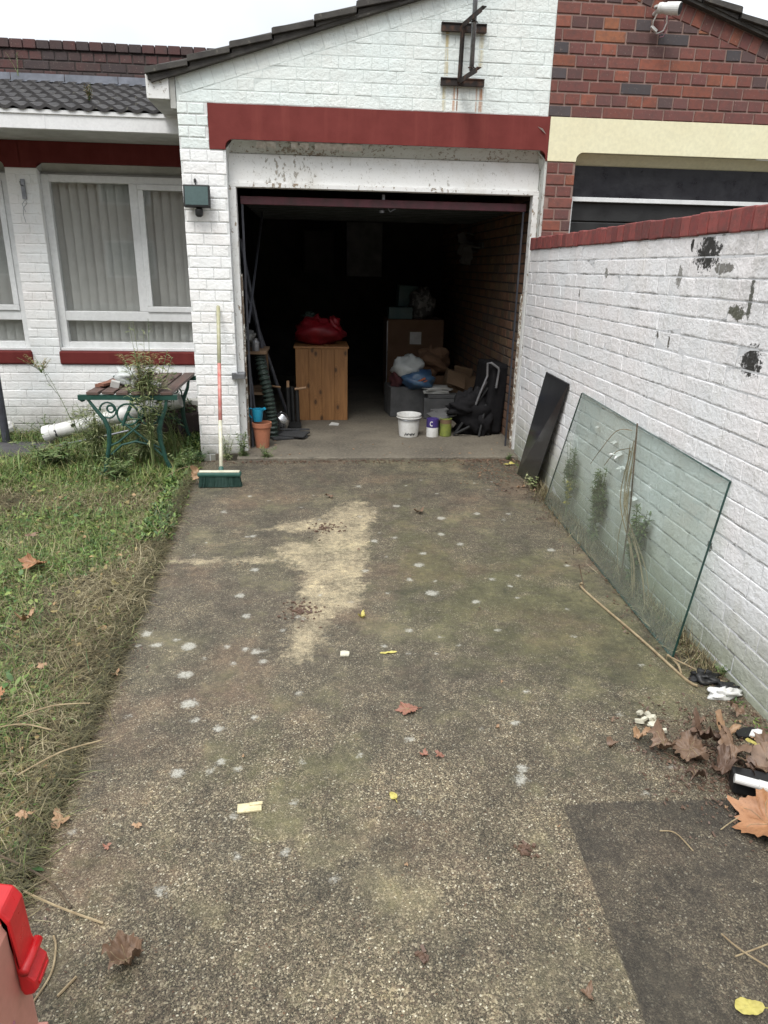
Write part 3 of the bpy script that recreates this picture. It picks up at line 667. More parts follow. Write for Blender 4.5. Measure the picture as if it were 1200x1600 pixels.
# frame
fr = MB(); fr.box(-.604, 1.655, F0 + .085, F0 + .16, 1.945, 1.976)
fr.box(-.604, -.556, F0 + .083, F0 + .16, .02, 1.9445); fr.box(1.602, 1.655, F0 + .083, F0 + .16, .02, 1.9445)
fr.box(-.5555, -.543, F0 + .13, F0 + .158, .02, 1.36, 1); fr.box(1.585, 1.6015, F0 + .13, F0 + .158, .02, 1.25, 1)
fo = fr.build('door_frame', ['flaking_frame', 'peeling_jamb'], g, bevel=.003)
mb = MB(); mb.box(-.640, -.606, F0 - .032, F0 - .012, .605, .655); mb.box(-.607, -.545, F0 - .030, F0 + .078, .612, .648); mb.box(-.634, -.622, F0 - .034, F0 - .031, .617, .645)
mb.build('latch', 'steel', fo, bevel=.002)
# up-and-over door, open under the ceiling
d = MB(); d.box(-.54, 1.59, 5.60, 5.635, 1.842, 1.897); do = d.build('garage_door', 'plum', g, bevel=.004)
d = MB(); d.box(-.54, 1.59, 5.636, 7.6, 1.868, 1.892)
for i in range(9): d.box(-.52, 1.57, 5.80 + i * .2, 5.83 + i * .2, 1.852, 1.8675)
d.build('door_panel', 'door_dark', do)
MB().tube([(.505, 5.60, 1.8965), (.505, 5.60, 1.93)], .012, 8).build('lock_pin', 'steel', do); mb = MB(); mb.lathe([(.0, -.03), (.018, -.028), (.02, -.012), (.012, 0)], (.50, 5.66, 1.84), 12); mb.build('handle', 'steel', do); mb = MB(); mb.tube([(.545, 5.64, 1.842), (.56, 5.64, 1.82), (.60, 5.64, 1.842)], .005, 6)
mb.build('handle', 'steel', do)
MB().box(-.535, -.520, 5.60, 5.615, .02, 1.84).build('door_track', 'post_grey', g); MB().box(1.565, 1.577, 5.60, 5.615, .02, 1.84).build('door_track', 'post_grey', g); MB().tube([(-.52, 5.61, 1.0), (-.45, 6.6, 1.86)], .01, 6).build('door_arm', 'post_grey', g)
# roof: verge strip, under-board and lapped tiles
def roof(parent, mirror, matn='tile'):
    fx = (lambda x: 3.46 - x) if mirror else (lambda x: x)
    mb = MB(); X0, X1 = -1.06, 1.725
    zz = lambda x: 2.588 + .309 * (x + .907)
    mb.prism([(fx(X0), zz(X0)), (fx(X1), zz(X1)), (fx(X1), zz(X1) + .022), (fx(X0), zz(X0) + .022)], 5.352, 9.8)
    b = mb.build('undercloak', 'tile', parent)
    mb = MB(); x = X0 - .03; i = 0; rd = random.Random(17 + mirror)
    while x < X1 - .05:
        xe = min(x + .275, X1)
        j = rd.uniform(-.003, .003); y = 5.325 + rd.uniform(-.006, .006); first = True
        while y < 9.7:
            wd = .32; jj = j + rd.uniform(-.003, .003)
            mb.prism([(fx(x), zz(x) + .052 + jj), (fx(xe), zz(xe) + .026), (fx(xe), zz(xe) + .055), (fx(x + .01), zz(x) + .092 + jj), (fx(x), zz(x) + .086 + jj)], y, y + wd - .006)
            if first: mb.prism([(fx(x + .012), zz(x) + .023), (fx(xe), zz(xe) + .023), (fx(xe), zz(xe) + .026), (fx(x + .012), zz(x) + .05)], y + .022, y + .1)
            # roll along the verge side of each tile
            if not first or True: mb.tube([(fx(x + .005), y + .05, zz(x) + .082 + jj), (fx(xe), y + .05, zz(xe) + .058)], .019, 8)
            y += wd; first = False
        x += .275; i += 1
    mb.build('roof_tiles', matn, parent, bevel=.004)
roof(g, False)
mb = MB(); mb.box(-1.098, -.952, 5.375, 9.8, 2.452, 2.592, 0); mb.box(-.951, -.9135, 5.392, 9.8, 2.40, 2.585, 1)
mb.add([(-1.093, 5.39, 2.4505), (-.955, 5.39, 2.4505), (-.955, 9.8, 2.4505), (-1.093, 9.8, 2.4505)], [(0, 1, 2, 3)], 1)
mb.build('eaves_box', ['flaking_frame', 'soffit_plain'], g, bevel=.003)

# ================================================================== NEIGHBOUR GARAGE
h = thing('garage', (3.0, F0, 0), 'red brick garage with a cream lintel and closed black door, beyond the white garden wall', 'garage')
mb = MB(); mb.box(1.661, 1.868, F0, F0 + .215, -.15, 2.166, 1)
mb.prism([(1.6375, 2.444), (5.0, 2.444), (5.0, max(2.444, ZV(5.0))), (4.75, ZV(4.75)), (1.73, ZV(1.73)), (1.6375, ZV(1.6375))], F0, F0 + .215, 1)
mb.box(4.12, 5.0, F0, F0 + .215, -.15, 2.444, 1)
bricks(mb, PF, lambda a, b: [(1.662, 1.868)], -.13, 30, gap=.010, proud=.007, mi=0, seed=22, zmax=2.163)
bricks(mb, PF, lambda a, b: [(4.12, 5.0)], -.13, 33, gap=.010, proud=.007, mi=0, seed=24)
bricks(mb, PF, lambda a, b: [(1.639, 5.0)], 2.4475, 13, gap=.010, proud=.007, mi=0, seed=23, planes=[(.309, 1, ZV(1.73) + .309 * 1.73 - .112), (-.309, 1, ZV(0) - .112)])
verge_course(mb, -.90, 2.6, 0, .010, .007, True)
mb.box(4.9, 5.0, F0 + .216, 9.8, -.1, 2.4, 1)
mb.build('wall', ['red_brick', 'mortar'], h)
mb = MB(); mb.prism(lintel_poly(1.6565, 4.5, 2.164, 2.444, 1.868, 2.225, 4.11), F0 - .008, F0 + .03)
mb.add([(1.90, F0 + .031, 2.224), (4.1, F0 + .031, 2.224), (4.1, F0 + .12, 2.150), (1.875, F0 + .12, 2.150)], [(3, 2, 1, 0)])
mb.add([(1.868, F0 - .006, 2.17), (1.90, F0 + .031, 2.224), (1.875, F0 + .12, 2.15), (1.87, F0 + .12, 2.12)], [(0, 1, 2, 3)])
mb.build('lintel', 'cream', h, bevel=.002)
MB().box(1.8685, 4.119, F0 + .105, F0 + .13, 1.945, 2.155).build('fascia_panel', 'black_panel', h)
MB().box(1.869, 4.119, F0 + .085, F0 + .15, 1.915, 1.945).box(1.869, 1.905, F0 + .083, F0 + .15, 0, 1.9145).build('door_frame', 'upvc', h, bevel=.002)
mb = MB()
for i in range(13): mb.box(1.906, 4.118, F0 + .12, F0 + .15, .02 + i * .147, .02 + i * .147 + .138)
mb.box(1.906, 4.118, F0 + .14, F0 + .17, .02, 1.914); mb.build('garage_door', 'black_door', h, bevel=.004)
roof(h, True)

# ================================================================== HOUSE
H0 = 6.5
PH = lambda u, v, d: (u, H0 - d, v)
hs = thing('house', (-3, H0, 0), 'low white brick house with large blinded windows and dark red band, left of the garage', 'house')
WINX = [(-3.765, -2.5), (-2.25, -.985)]
mb = MB()
mb.box(-6, -3.766, H0, H0 + .2, -.2, 2.14); mb.box(-2.499, -2.251, H0, H0 + .2, .68, 2.14); mb.box(-6, -.911, H0, H0 + .2, -.2, .5595); mb.box(-3.765, -2.5, H0 + .03, H0 + .2, .5596, .679); mb.box(-2.499, -2.251, H0, H0 + .2, .5596, .6799); mb.box(-2.25, -.985, H0 + .03, H0 + .2, .5596, .679); mb.box(-.984, -.911, H0, H0 + .2, .5596, 2.14)
bricks(mb, PH, lambda a, b: [(-6, -.915)], -.2, 10, gap=.006, gu=.0025, proud=.004, mi=0, seed=31, inset=.006)
bricks(mb, PH, lambda a, b: [(-6, -3.766), (-2.499, -2.251), (-.984, -.915)], .565, 21, gap=.006, gu=.0025, proud=.004, mi=0, seed=32, inset=.006, zmax=2.13)
mb.build('wall', 'white_house', hs)
mb = MB()
for (a, b) in WINX:
    mb.prism(lintel_poly(a - .13 if a < -3 else a - .1245, b + .13 if a < -3 else b + .07, 2.136, 2.334, a, 2.181, b, .04), H0 - .009, H0 + .05)
mb.box(-6, -3.897, H0 - .009, H0 + .05, 2.136, 2.334)
mb.build('lintel_band', 'red_house', hs)
mb = MB()
for a, b in WINX:
    mb.add([(a + .03, H0 + .051, 2.1805), (b - .03, H0 + .051, 2.1805), (b, H0 + .115, 2.118), (a, H0 + .115, 2.118)], [(3, 2, 1, 0)])
    mb.add([(a, H0 - .006, 2.14), (a + .03, H0 + .051, 2.1805), (a, H0 + .115, 2.118), (a, H0 + .115, 2.09)], [(0, 1, 2, 3)])
    mb.box(a, b, H0 + .10, H0 + .13, 2.1, 2.117)
mb.build('window_soffit', 'soffit_plain', hs)
mb = MB(); mb.box(-6, -.911, 5.965, H0 - .001, 2.336, 2.35); mb.build('eaves_soffit', 'soffit_plain', hs)
mb = MB(); mb.box(-6, -.915, 5.925, 5.964, 2.334, 2.455); mb.box(-6, -.915, 5.915, 5.924, 2.43, 2.458)
for x in (-4.4, -2.43, -1.96): mb.box(x, x + .012, 5.9225, 5.9245, 2.335, 2.429)
mb.build('fascia', 'gutter_white', hs, bevel=.003)
for wi, (a, b) in enumerate(WINX):
    f = MB(); y0, y1 = H0 + .06, H0 + .125; T = .062
    f.box(a, a + T, y0, y1, .70, 2.10); f.box(b - T, b, y0, y1, .70, 2.10); f.box(a + T, b - T, y0, y1, 2.045, 2.10); f.box(a + T, b - T, y0, y1, .70, .752)
    f.box(a + T, b - T, y0 + .002, y1, .935, 1.015)
    mx = a + .70; f.box(mx, mx + .07, y0 + .001, y1, 1.0155, 2.0445)
    # opening casement on the right: its own proud sash
    s0, s1 = mx + .0705, b - T - .0005
    f.box(s0, s1, y0 - .012, y1 - .03, 1.0155, 1.062); f.box(s0, s1, y0 - .012, y1 - .03, 2.0, 2.0445); f.box(s0, s0 + .045, y0 - .012, y1 - .03, 1.0625, 1.9995); f.box(s1 - .045, s1, y0 - .012, y1 - .03, 1.0625, 1.9995)
    f.box(a - .0, b, H0 + .012, H0 + .059, .680, .705)
    fo = f.build('window', 'upvc', hs, bevel=.004)
    p = MB(); p.box(a + T, b - T, y1 - .022, y1 - .018, .752, .935); p.box(a + T, mx, y1 - .022, y1 - .018, 1.015, 2.045); p.box(s0 + .03, s1 - .03, y0 + .01, y0 + .014, 1.05, 2.01)
    p.build('pane', 'window_glass', fo)
    s_ = MB(); rd = random.Random(40 + wi)
    s_.box(a - .01, b + .01, H0 - .022, H0 + .028, .564, .678)
    s_.build('sill', 'red_house', fo, bevel=.012)
    bl = MB(); x = a + .03; i = 0
    while x < b - .05:
        wdt = .092; ang = R(26 + rd.uniform(-6, 6)); cx = x + .045; sway = 0
        pts = []
        for zi, z in enumerate((.74, 1.2, 1.7, 2.09)):
            for k in range(5):
                t_ = (k / 4 - .5) * wdt; bow = .0015 * (1 - (2 * k / 4 - 1) ** 2)
                pts.append((cx + t_ * math.cos(ang) + sway * (3 - zi) / 3, H0 + .175 + t_ * math.sin(ang) - bow, z))
        bl.add(pts, [(r * 5 + k, r * 5 + k + 1, (r + 1) * 5 + k + 1, (r + 1) * 5 + k) for r in range(3) for k in range(4)])
        x += .076; i += 1
    bl.build('blind', 'blind', fo, smooth=True)
mb = MB(); mb.box(-6, -.92, H0 + .75, H0 + .76, .2, 2.3); mb.box(-6, -.92, H0 + .201, H0 + .75, 2.25, 2.26); mb.box(-6, -.92, H0 + .201, H0 + .75, .2, .21); mb.build('room_lining', 'room_dark', hs)
# pantiled mono-pitch roof
SL = .306; mb = MB()
xs_ = np.arange(-6, -.915, .0125); ncol = len(xs_)
per = .115
for c in range(7):
    ya = 5.905 + c * .235; yb = ya + .26
    rows = []
    for (y, up) in ((ya, .012), (ya + .001, .036), (yb, .012)):
        for x in xs_:
            ph = (x / per) % 1.
            wv = .017 * (math.sin(math.pi * min(1, ph / .62)) if ph < .62 else -.25 * math.sin(math.pi * (ph - .62) / .38))
            rows.append((x + .0 * c, y, 2.452 + SL * (y - 5.93) + up + (wv if up > .0 else wv)))
    mb.add(rows, [(r * ncol + i, r * ncol + i + 1, (r + 1) * ncol + i + 1, (r + 1) * ncol + i) for r in range(2) for i in range(ncol - 1)])
mb.build('roof_tiles', 'house_tile', hs, smooth=False)
mb = MB()
for i in range(11):
    x0 = -6 + i * .47; x1 = min(x0 + .464, -.915)
    mb.add([(x0, 7.36, 2.925), (x1, 7.36, 2.93), (x1, 7.485, 2.962), (x0, 7.485, 2.958), (x0, 7.492, 3.02), (x1, 7.492, 3.02)], [(0, 1, 2, 3), (3, 2, 5, 4)])
mb.build('flashing', 'lead', hs)
# dark brick parapet behind
pw = thing('parapet_wall', (-3.4, 7.5, 2.9), 'dark sooty brick wall with brick coping rising behind the tiled roof', 'wall')
mb = MB(); mb.box(-6, -.88, 7.5, 7.72, 2.2, 3.208, 1)
bricks(mb, lambda u, v, d: (u, 7.5 - d, v), lambda a, b: [(-6, -.88)], 2.90, 4, mi=0, seed=51, gap=.010)
mb.build('wall', ['old_brick', 'dark_mortar'], pw)
mb = MB(); x = -6; rd = random.Random(52)
while x < -.9:
    mb.box(x, x + .106, 7.478 + rd.uniform(-.003, .003), 7.74, 3.212, 3.280 + rd.uniform(-.003, .003)); x += .1145
mb.build('coping', 'old_brick', pw, bevel=.004)

# ================================================================== GARDEN WALL
gw = thing('garden_wall', (1.59, 5.36, 0), 'tall white painted brick wall with red coping running along the right of the driveway', 'wall', rz=math.atan2(-1, -.026))
PW = lambda u, v, d: (u, -d, v)
mb = MB(); mb.box(-.035, 6.5, 0, .2, -.15, 1.566, 1)
bricks(mb, PW, lambda a, b: [(-.035, 6.5)], -.12, 22, gap=.0038, gu=.0012, proud=.0019, seed=61, inset=.006, hdr=lambda r: r % 4 == 3)
mb.build('wall', ['white_garden', 'garden_joint'], gw, local=True)
mb = MB(); rd = random.Random(62); x = -.035
while x < 6.4:
    w_ = .0735; zt = 1.647 + rd.uniform(-.004, .004); zb = 1.5665 + rd.uniform(-.003, .003); f = -.012 + rd.uniform(-.003, .003)
    mb.box(x, x + w_, f, .212, zb, zt); x += .0770
mb.box(-.03, 6.4, -.006, .2, 1.568, 1.637)
mb.build('coping', 'red_coping', gw, bevel=.005, local=True)
mb = MB()
for (u, z, s) in ((2.05, .56, .05), (2.12, .50, .035), (1.98, .60, .03), (2.22, .42, .05), (2.3, .40, .03), (2.42, .33, .025), (1.72, .62, .02)):
    pts = []
    for j in range(3):
        for i in range(4):
            pts.append((u + (i - 1.5) * s * .5 + rd.uniform(-.1, .1) * s, -.010 - (j * .28 * s) * (1 + .5 * math.sin(i * 2 + u)) - .001, z - j * s * .22 + rd.uniform(-.08, .08) * s + (.12 * s if i in (1, 2) else 0)))
    mb.add(pts, [(j * 4 + i, j * 4 + i + 1, (j + 1) * 4 + i + 1, (j + 1) * 4 + i) for j in range(2) for i in range(3)]); mb.build('paint_flake', 'white_garden', gw, local=True); mb = MB()

# ================================================================== WALL FIXTURES
t = thing('floodlight', (-.807, 5.4, 1.77), 'square black floodlight with dark green glass on the white garage pier', 'light')
mb = MB(); mb.obox((-.807, 5.335, 1.862), (.178, .04, .145), (R(-8), 0, 0)); mb.obox((-.807, 5.37, 1.865), (.10, .06, .10), (R(-8), 0, 0)); mb.build('lamp_body', 'black_plastic', t, bevel=.006)
MB().obox((-.807, 5.3135, 1.865), (.155, .004, .118), (R(-8), 0, 0)).build('lamp_glass', 'lamp_glass', t)
mb = MB(); mb.tube([(-.80, 5.34, 1.78), (-.80, 5.34, 1.742)], [.028, .026], 14); mb.tube([(-.80, 5.34, 1.742), (-.80, 5.34, 1.731)], [.026, .012], 14); mb.box(-.82, -.78, 5.34, 5.392, 1.75, 1.79); mb.build('motion_sensor', 'black_plastic', t, bevel=.003)
mb = MB(); mb.tube([(-.822, 5.392, 1.98), (-.822, 5.375, 1.96), (-.815, 5.37, 1.935)], .004, 6); mb.obox((-.822, 5.388, 1.965), (.016, .012, .02)); mb.build('cable', 'black_plastic', t)

t = thing('aerial_bracket', (1.01, 5.4, 2.62), 'rusty black wall bracket with a grey pole bolted to the white gable', 'bracket')
mb = MB(); mb.box(.853, 1.158, 5.368, 5.389, 2.917, 2.967); mb.box(.853, 1.158, 5.362, 5.368, 2.960, 2.967); mb.build('wall_bar', 'rusty', t)
mb = MB(); mb.box(.862, 1.162, 5.368, 5.389, 2.602, 2.648); mb.box(.862, 1.162, 5.362, 5.368, 2.641, 2.648); mb.build('wall_bar', 'rusty', t)
mb = MB()
def strut(p, q, w_=.03, th=.005):
    p, q = Vector(p), Vector(q); dd = (q - p); L = dd.length; m = dd.to_track_quat('Y', 'Z').to_matrix(); c = (p + q) / 2
    for sz, of in (((w_, L, th), (0, 0, w_ / 2)), ((th, L, w_), (w_ / 2, 0, 0))):
        vs = [c + m @ Vector((x * sz[0] / 2 + of[0], y * sz[1] / 2, z * sz[2] / 2 + of[2])) for z in (-1, 1) for x, y in ((-1, -1), (1, -1), (1, 1), (-1, 1))]
        mb.add(vs, [(3, 2, 1, 0), (4, 5, 6, 7), (0, 1, 5, 4), (1, 2, 6, 5), (2, 3, 7, 6), (3, 0, 4, 7)])
strut((1.0, 5.36, 2.945), (1.06, 5.02, 2.945)); mb.build('arm', 'rusty', t); mb = MB(); strut((1.0, 5.36, 2.625), (1.055, 5.05, 2.625)); mb.build('arm', 'rusty', t)
mb = MB(); strut((.995, 5.355, 2.62), (1.0, 5.34, 2.945), .03); mb.build('brace', 'rusty', t)
mb = MB(); mb.tube([(1.035, 5.20, 2.655), (1.04, 5.20, 3.75)], .0155, 14); mb.build('pole', 'steel', t, smooth=True)
mb = MB(); mb.tube([(1.015, 5.2, 2.925), (1.035, 5.172, 2.925), (1.06, 5.2, 2.925)], .004, 6); mb.build('clamp', 'rusty', t); mb = MB(); mb.tube([(1.013, 5.2, 2.67), (1.034, 5.172, 2.67), (1.058, 5.2, 2.67)], .004, 6); mb.build('clamp', 'rusty', t)

t = thing('security_camera', (2.36, 5.4, 3.08), 'white bullet security camera with looped cables on the red brick gable', 'camera')
p0, p1 = Vector((2.30, 5.30, 3.09)), Vector((2.405, 5.21, 3.065))
dv = (p1 - p0).normalized()
mb = MB(); mb.tube([p0 - dv * .005, p0, p0 + dv * .02, p0 + dv * .022, p0 + dv * .05, p0 + dv * .052, p1 - dv * .02, p1], [.018, .030, .034, .031, .031, .036, .038, .038], 20); mb.build('camera_body', 'white_plastic', t, smooth=False)
mb = MB(); mb.tube([p1 - dv * .001, p1 + dv * .002], [.034, .034], 20); mb.build('lens', 'black_plastic', t)
mb = MB(); mb.lathe([(.03, 0), (.03, .012)], (2.31, 5.33, 3.1), 14, caps=(True, True)); mb.tube([(2.31, 5.39, 3.08), (2.31, 5.34, 3.09), (2.33, 5.28, 3.09)], .012, 8); mb.build('bracket', 'white_plastic', t)
mb = MB(); mb.tube([(2.295, 5.3, 3.06), (2.285, 5.33, 3.02), (2.30, 5.36, 2.985), (2.335, 5.36, 2.962), (2.37, 5.35, 2.975), (2.385, 5.34, 3.02), (2.375, 5.33, 3.06)], .0045, 7)
mb.obox((2.305, 5.35, 2.985), (.05, .018, .016), (0, R(35), 0)); mb.build('cable', 'white_plastic', t, smooth=False)
mb = MB(); mb.tube([(2.36, 5.32, 3.05), (2.375, 5.35, 3.0), (2.37, 5.36, 2.965), (2.345, 5.36, 2.955), (2.325, 5.36, 2.97)], .003, 6); mb.tube([(2.385, 5.32, 3.06), (2.40, 5.36, 2.99), (2.385, 5.37, 2.95), (2.36, 5.37, 2.945)], .003, 6); mb.build('pink_cable', 'cable_pink', t)

t = thing('wall_hook', (-2.37, 6.5, 1.95), 'small galvanised hook plate with a dangling wire on the white brick between the house windows', 'hook')
mb = MB(); mb.box(-2.385, -2.352, 6.478, 6.492, 1.90, 2.05); mb.tube([(-2.368, 6.475, 2.0), (-2.368, 6.44, 2.0), (-2.368, 6.43, 2.03)], .005, 7); mb.lathe([(.006, 0), (.006, .006)], (-2.368, 6.474, 1.92), 8); mb.build('plate', 'steel', t, bevel=.003)
mb = MB(); mb.tube([(-2.365, 6.475, 1.90), (-2.35, 6.47, 1.87), (-2.385, 6.47, 1.83), (-2.392, 6.47, 1.78), (-2.38, 6.47, 1.72)], .0022, 5); mb.tube([(-2.368, 6.475, 1.89), (-2.39, 6.47, 1.86), (-2.37, 6.47, 1.80)], .0022, 5); mb.build('wire', 'steel', t)

t = thing('clothes_post', (-2.60, 5.97, 0), 'dark grey metal post with a black cap cover at the left edge, beside the house', 'post')
mb = MB(); mb.tube([(-2.60, 5.97, -.05), (-2.60, 5.97, .76)], .032, 14); mb.tube([(-2.60, 5.97, .74), (-2.60, 5.97, .80)], .038, 14); mb.build('pole', 'post_grey', t)
mb = MB(); mb.tube([(-2.66, 5.97, 1.02), (-2.655, 5.965, 1.08), (-2.655, 5.965, 1.2), (-2.67, 5.97, 1.36), (-2.70, 5.97, 1.50)], [.05, .085, .10, .08, .03], 12); mb.tube([(-2.61, 5.97, .8), (-2.64, 5.97, 1.03)], .016, 8)
mb.build('folded_cover', 'black_cloth', t)

# ================================================================== GARDEN TABLE
t = thing('garden_table', (-1.3, 5.0, 0), 'slatted garden table with dark green scrolled cast iron ends, overgrown beneath the house window', 'table')
mb = MB(); rd = random.Random(71)
for i in range(6):
    x0 = -1.60 + i * .1; mb.obox((x0 + .045, 5.48, .562 + rd.uniform(-.003, .003)), (.082, .96, .022), (0, R(rd.uniform(-1.5, 1.5)), R(rd.uniform(-.4, .4))))
mb.build('tabletop', 'slat', t, bevel=.003)
def arc(cx, cz, r, a0, a1, y, n=10): return [(cx + r * math.cos(R(a0 + (a1 - a0) * i / n)), y, cz + r * math.sin(R(a0 + (a1 - a0) * i / n))) for i in range(n + 1)]
for y in (5.02, 5.93):
    mb = MB()
    mb.box(-1.66, -.985, y - .016, y + .016, .515, .548)
    mb.tube([(-1.64, y, .53), (-1.655, y, .515), (-1.64, y, .505), (-1.62, y, .512)], .008, 8)
    # legs sweeping in and out
    mb.tube([(-1.60, y, .52), (-1.555, y, .45), (-1.50, y, .37), (-1.478, y, .30), (-1.485, y, .2), (-1.515, y, .08), (-1.54, y, -.03)], [.010, .013, .016, .017, .016, .014, .016], 8)
    mb.tube([(-1.06, y, .52), (-1.075, y, .45), (-1.11, y, .37), (-1.13, y, .30), (-1.125, y, .2), (-1.10, y, .08), (-1.06, y, -.02)], [.010, .013, .017, .020, .017, .014, .016], 8)
    mb.tube([(-1.30, y, .52), (-1.31, y, .47), (-1.35, y, .40), (-1.38, y, .33)], .012, 8)
    # rings and scrolls
    mb.tube(arc(-1.335, .41, .075, 0, 360, y, 20), .007, 7); mb.tube(arc(-1.28, .43, .055, 0, 360, y, 18), .0065, 7)
    mb.tube(arc(-1.19, .40, .065, -60, 250, y, 16), .0065, 7); mb.tube(arc(-1.185, .43, .03, 0, 360, y, 12), .007, 7)
    mb.tube(arc(-1.47, .44, .055, -120, 180, y, 16), .0065, 7); mb.tube(arc(-1.45, .45, .025, 0, 360, y, 12), .007, 7)
    # crossed lower stays
    mb.tube([(-1.49, y, .18), (-1.42, y, .21), (-1.32, y, .29), (-1.26, y, .34)], .008, 8); mb.tube([(-1.12, y, .16), (-1.2, y, .20), (-1.30, y, .29), (-1.38, y, .35)], .008, 8)
    mb.tube([(-1.48, y, .12), (-1.40, y, .19), (-1.30, y, .215), (-1.20, y, .19), (-1.12, y, .11)], .008, 8)
    mb.tube([(-1.57, y, -.03), (-1.51, y, -.03)], .02, 8); mb.tube([(-1.08, y, -.02), (-1.01, y, -.02)], .02, 8)
    mb.build('end_frame', 'green_iron', t)
mb = MB(); mb.tube([(-1.30, 5.02, .21), (-1.30, 5.93, .21)], .010, 8); mb.build('stretcher', 'green_iron', t)
single(MB().blobm((-1.375, 5.32, .63), (.10, .09, .07), 3, .35), 'plastic_bag', 'white_bag', (-1.375, 5.32, .57), 'crumpled clear plastic bag lying on the garden table', 'bag', smooth=True)
mb = MB(); mb.obox((-1.27, 5.18, .598), (.11, .08, .045), (.15, .1, .5)); mb.obox((-1.18, 5.22, .59), (.07, .07, .03), (.3, -.1, 1)); mb.obox((-1.44, 5.16, .60), (.06, .04, .05), (.1, .3, .2))
single(mb, 'food_packaging', 'paper', (-1.27, 5.18, .575), 'torn off-white packaging scraps on the garden table in front of the tall weed', 'litter', bevel=.004)
mb = MB(); mb.obox((-1.53, 5.33, .585), (.05, .3, .02), (0, 0, -.25)); mb.obox((-1.50, 5.25, .597), (.045, .2, .018), (0, .1, -.4))
single(mb, 'wood_offcut', 'leaf_red', (-1.5, 5.3, .574), 'pinkish splintered offcuts at the left edge of the garden table', 'wood')

# white downpipe lying against the plinth
t = thing('downpipe', (-2.2, 5.9, .02), 'broken white plastic downpipe lying among weeds left of the garden table', 'pipe')
pd = Vector((.60, -.02, .155)).normalized(); a0 = Vector((-2.235, 5.88, .075)); pe = a0 + pd * 1.15
mb = MB(); n = 22
for (r0, r1) in ((.062, .062),):
    mb.tube([a0, a0 + pd * .4, pe], .060, n, caps=False); mb.tube([a0 + pd * .002, pe], .055, n, caps=False)
mb.build('pipe', 'white_plastic', t, smooth=True)
mb = MB(); mb.tube([a0 - pd * .01, a0 + pd * .05], .068, n); mb.tube([a0 + pd * .09, a0 + pd * .10], .0665, n, caps=False); mb.build('socket', 'white_plastic', t)
for q_, dz_, sz_ in ((.44, 0, (.018, .006, .07)), (.10, -.01, (.014, .006, .06)), (.25, .025, (.03, .006, .02))): MB().obox(a0 + pd * q_ + Vector((0, -.062, dz_)), sz_, (0, R(-14), 0)).build('clip', 'black_plastic', t)
mb = MB(); mb.tube([(-2.15, 5.80, -.01), (-1.7, 5.80, .085), (-1.55, 5.80, .12)], .009, 8)
single(mb, 'metal_rod', 'steel', (-2.15, 5.80, 0), 'thin pale rod lying in the grass along the front of the white downpipe', 'rod')
mb = MB(); mb.blobm((-2.66, 6.2, .06), (.05, .05, .05), 8, .2)
single(mb, 'plastic_tub', 'white_plastic', (-2.66, 6.2, 0), 'small white lump of plastic by the house wall behind the grey post', 'litter', smooth=True)
mb = MB(); mb.obox((-1.02, 6.2, .16), (.20, .12, .30), (0, 0, .05))
single(mb, 'concrete_block', 'soffit_plain', (-1.02, 6.2, 0), 'mossy grey concrete block under the far end of the garden table', 'block', bevel=.008)
mb = MB(); mb.blobm((-1.43, 6.15, .34), (.17, .08, .09), 12, .4); 
single(mb, 'rubble_bag', 'white_bag', (-1.43, 6.15, .26), 'torn white sack seen under the tabletop against the house wall', 'sack', smooth=True)
mb = MB(); mb.obox((-1.30, 6.22, .1), (.5, .2, .34), (0, 0, .05)); mb.obox((-1.1, 6.10, .1), (.2, .14, .22), (0, 0, .4))
single(mb, 'stacked_bricks', 'old_brick', (-1.3, 6.2, -.05), 'heap of old grey bricks behind the garden table against the house wall', 'bricks', bevel=.01)

# ================================================================== BROOM
t = thing('broom', (-.66, 4.62, 0), 'long handled broom with dark green head leaning on the white garage pier', 'broom')
b0, b1 = Vector((-.657, 4.625, .085)), Vector((-.712, 5.375, 1.135))
mb = MB(); P_ = lambda k: b0.lerp(b1, k)
mb.tube([P_(0), P_(.30)], .0135, 12, 0); mb.tube([P_(.3005), P_(.64)], .0132, 12, 1); mb.tube([P_(.6405), P_(1)], .0134, 12, 2)
mb.build('handle', ['handle_cream', 'handle_red', 'handle_olive'], t, smooth=True)
mb = MB(); mb.obox((-.665, 4.60, .088), (.29, .055, .030), (0, 0, -.02)); mb.tube([b0 - (b1 - b0).normalized() * .02, b0 + (b1 - b0).normalized() * .05], [.02, .017], 12); mb.build('broom_head', 'broom_green', t, bevel=.010)
mb = MB(); mb.obox((-.665, 4.60, .106), (.27, .042, .008), (0, 0, -.02)); mb.build('head_trim', 'handle_cream', t, bevel=.003)
n = 1500; px = U(-.80, -.53, n); py = U(4.578, 4.622, n)
V_, F_ = ribbons(np.stack([px, py, np.full(n, .078)], 1), np.arctan2((py - 4.60) * 30, (px + .665) * 3) , U(.068, .085, n), np.full(n, .003), R(-88) + U(0, .18, n), U(-.1, .3, n), 0, 2, [1, 1, .8])
V_[:, 2] = np.maximum(V_[:, 2], .004)
np_mesh('bristles', [(V_ - np.array([-.66, 4.62, 0]), F_)], ['bristle'], t)

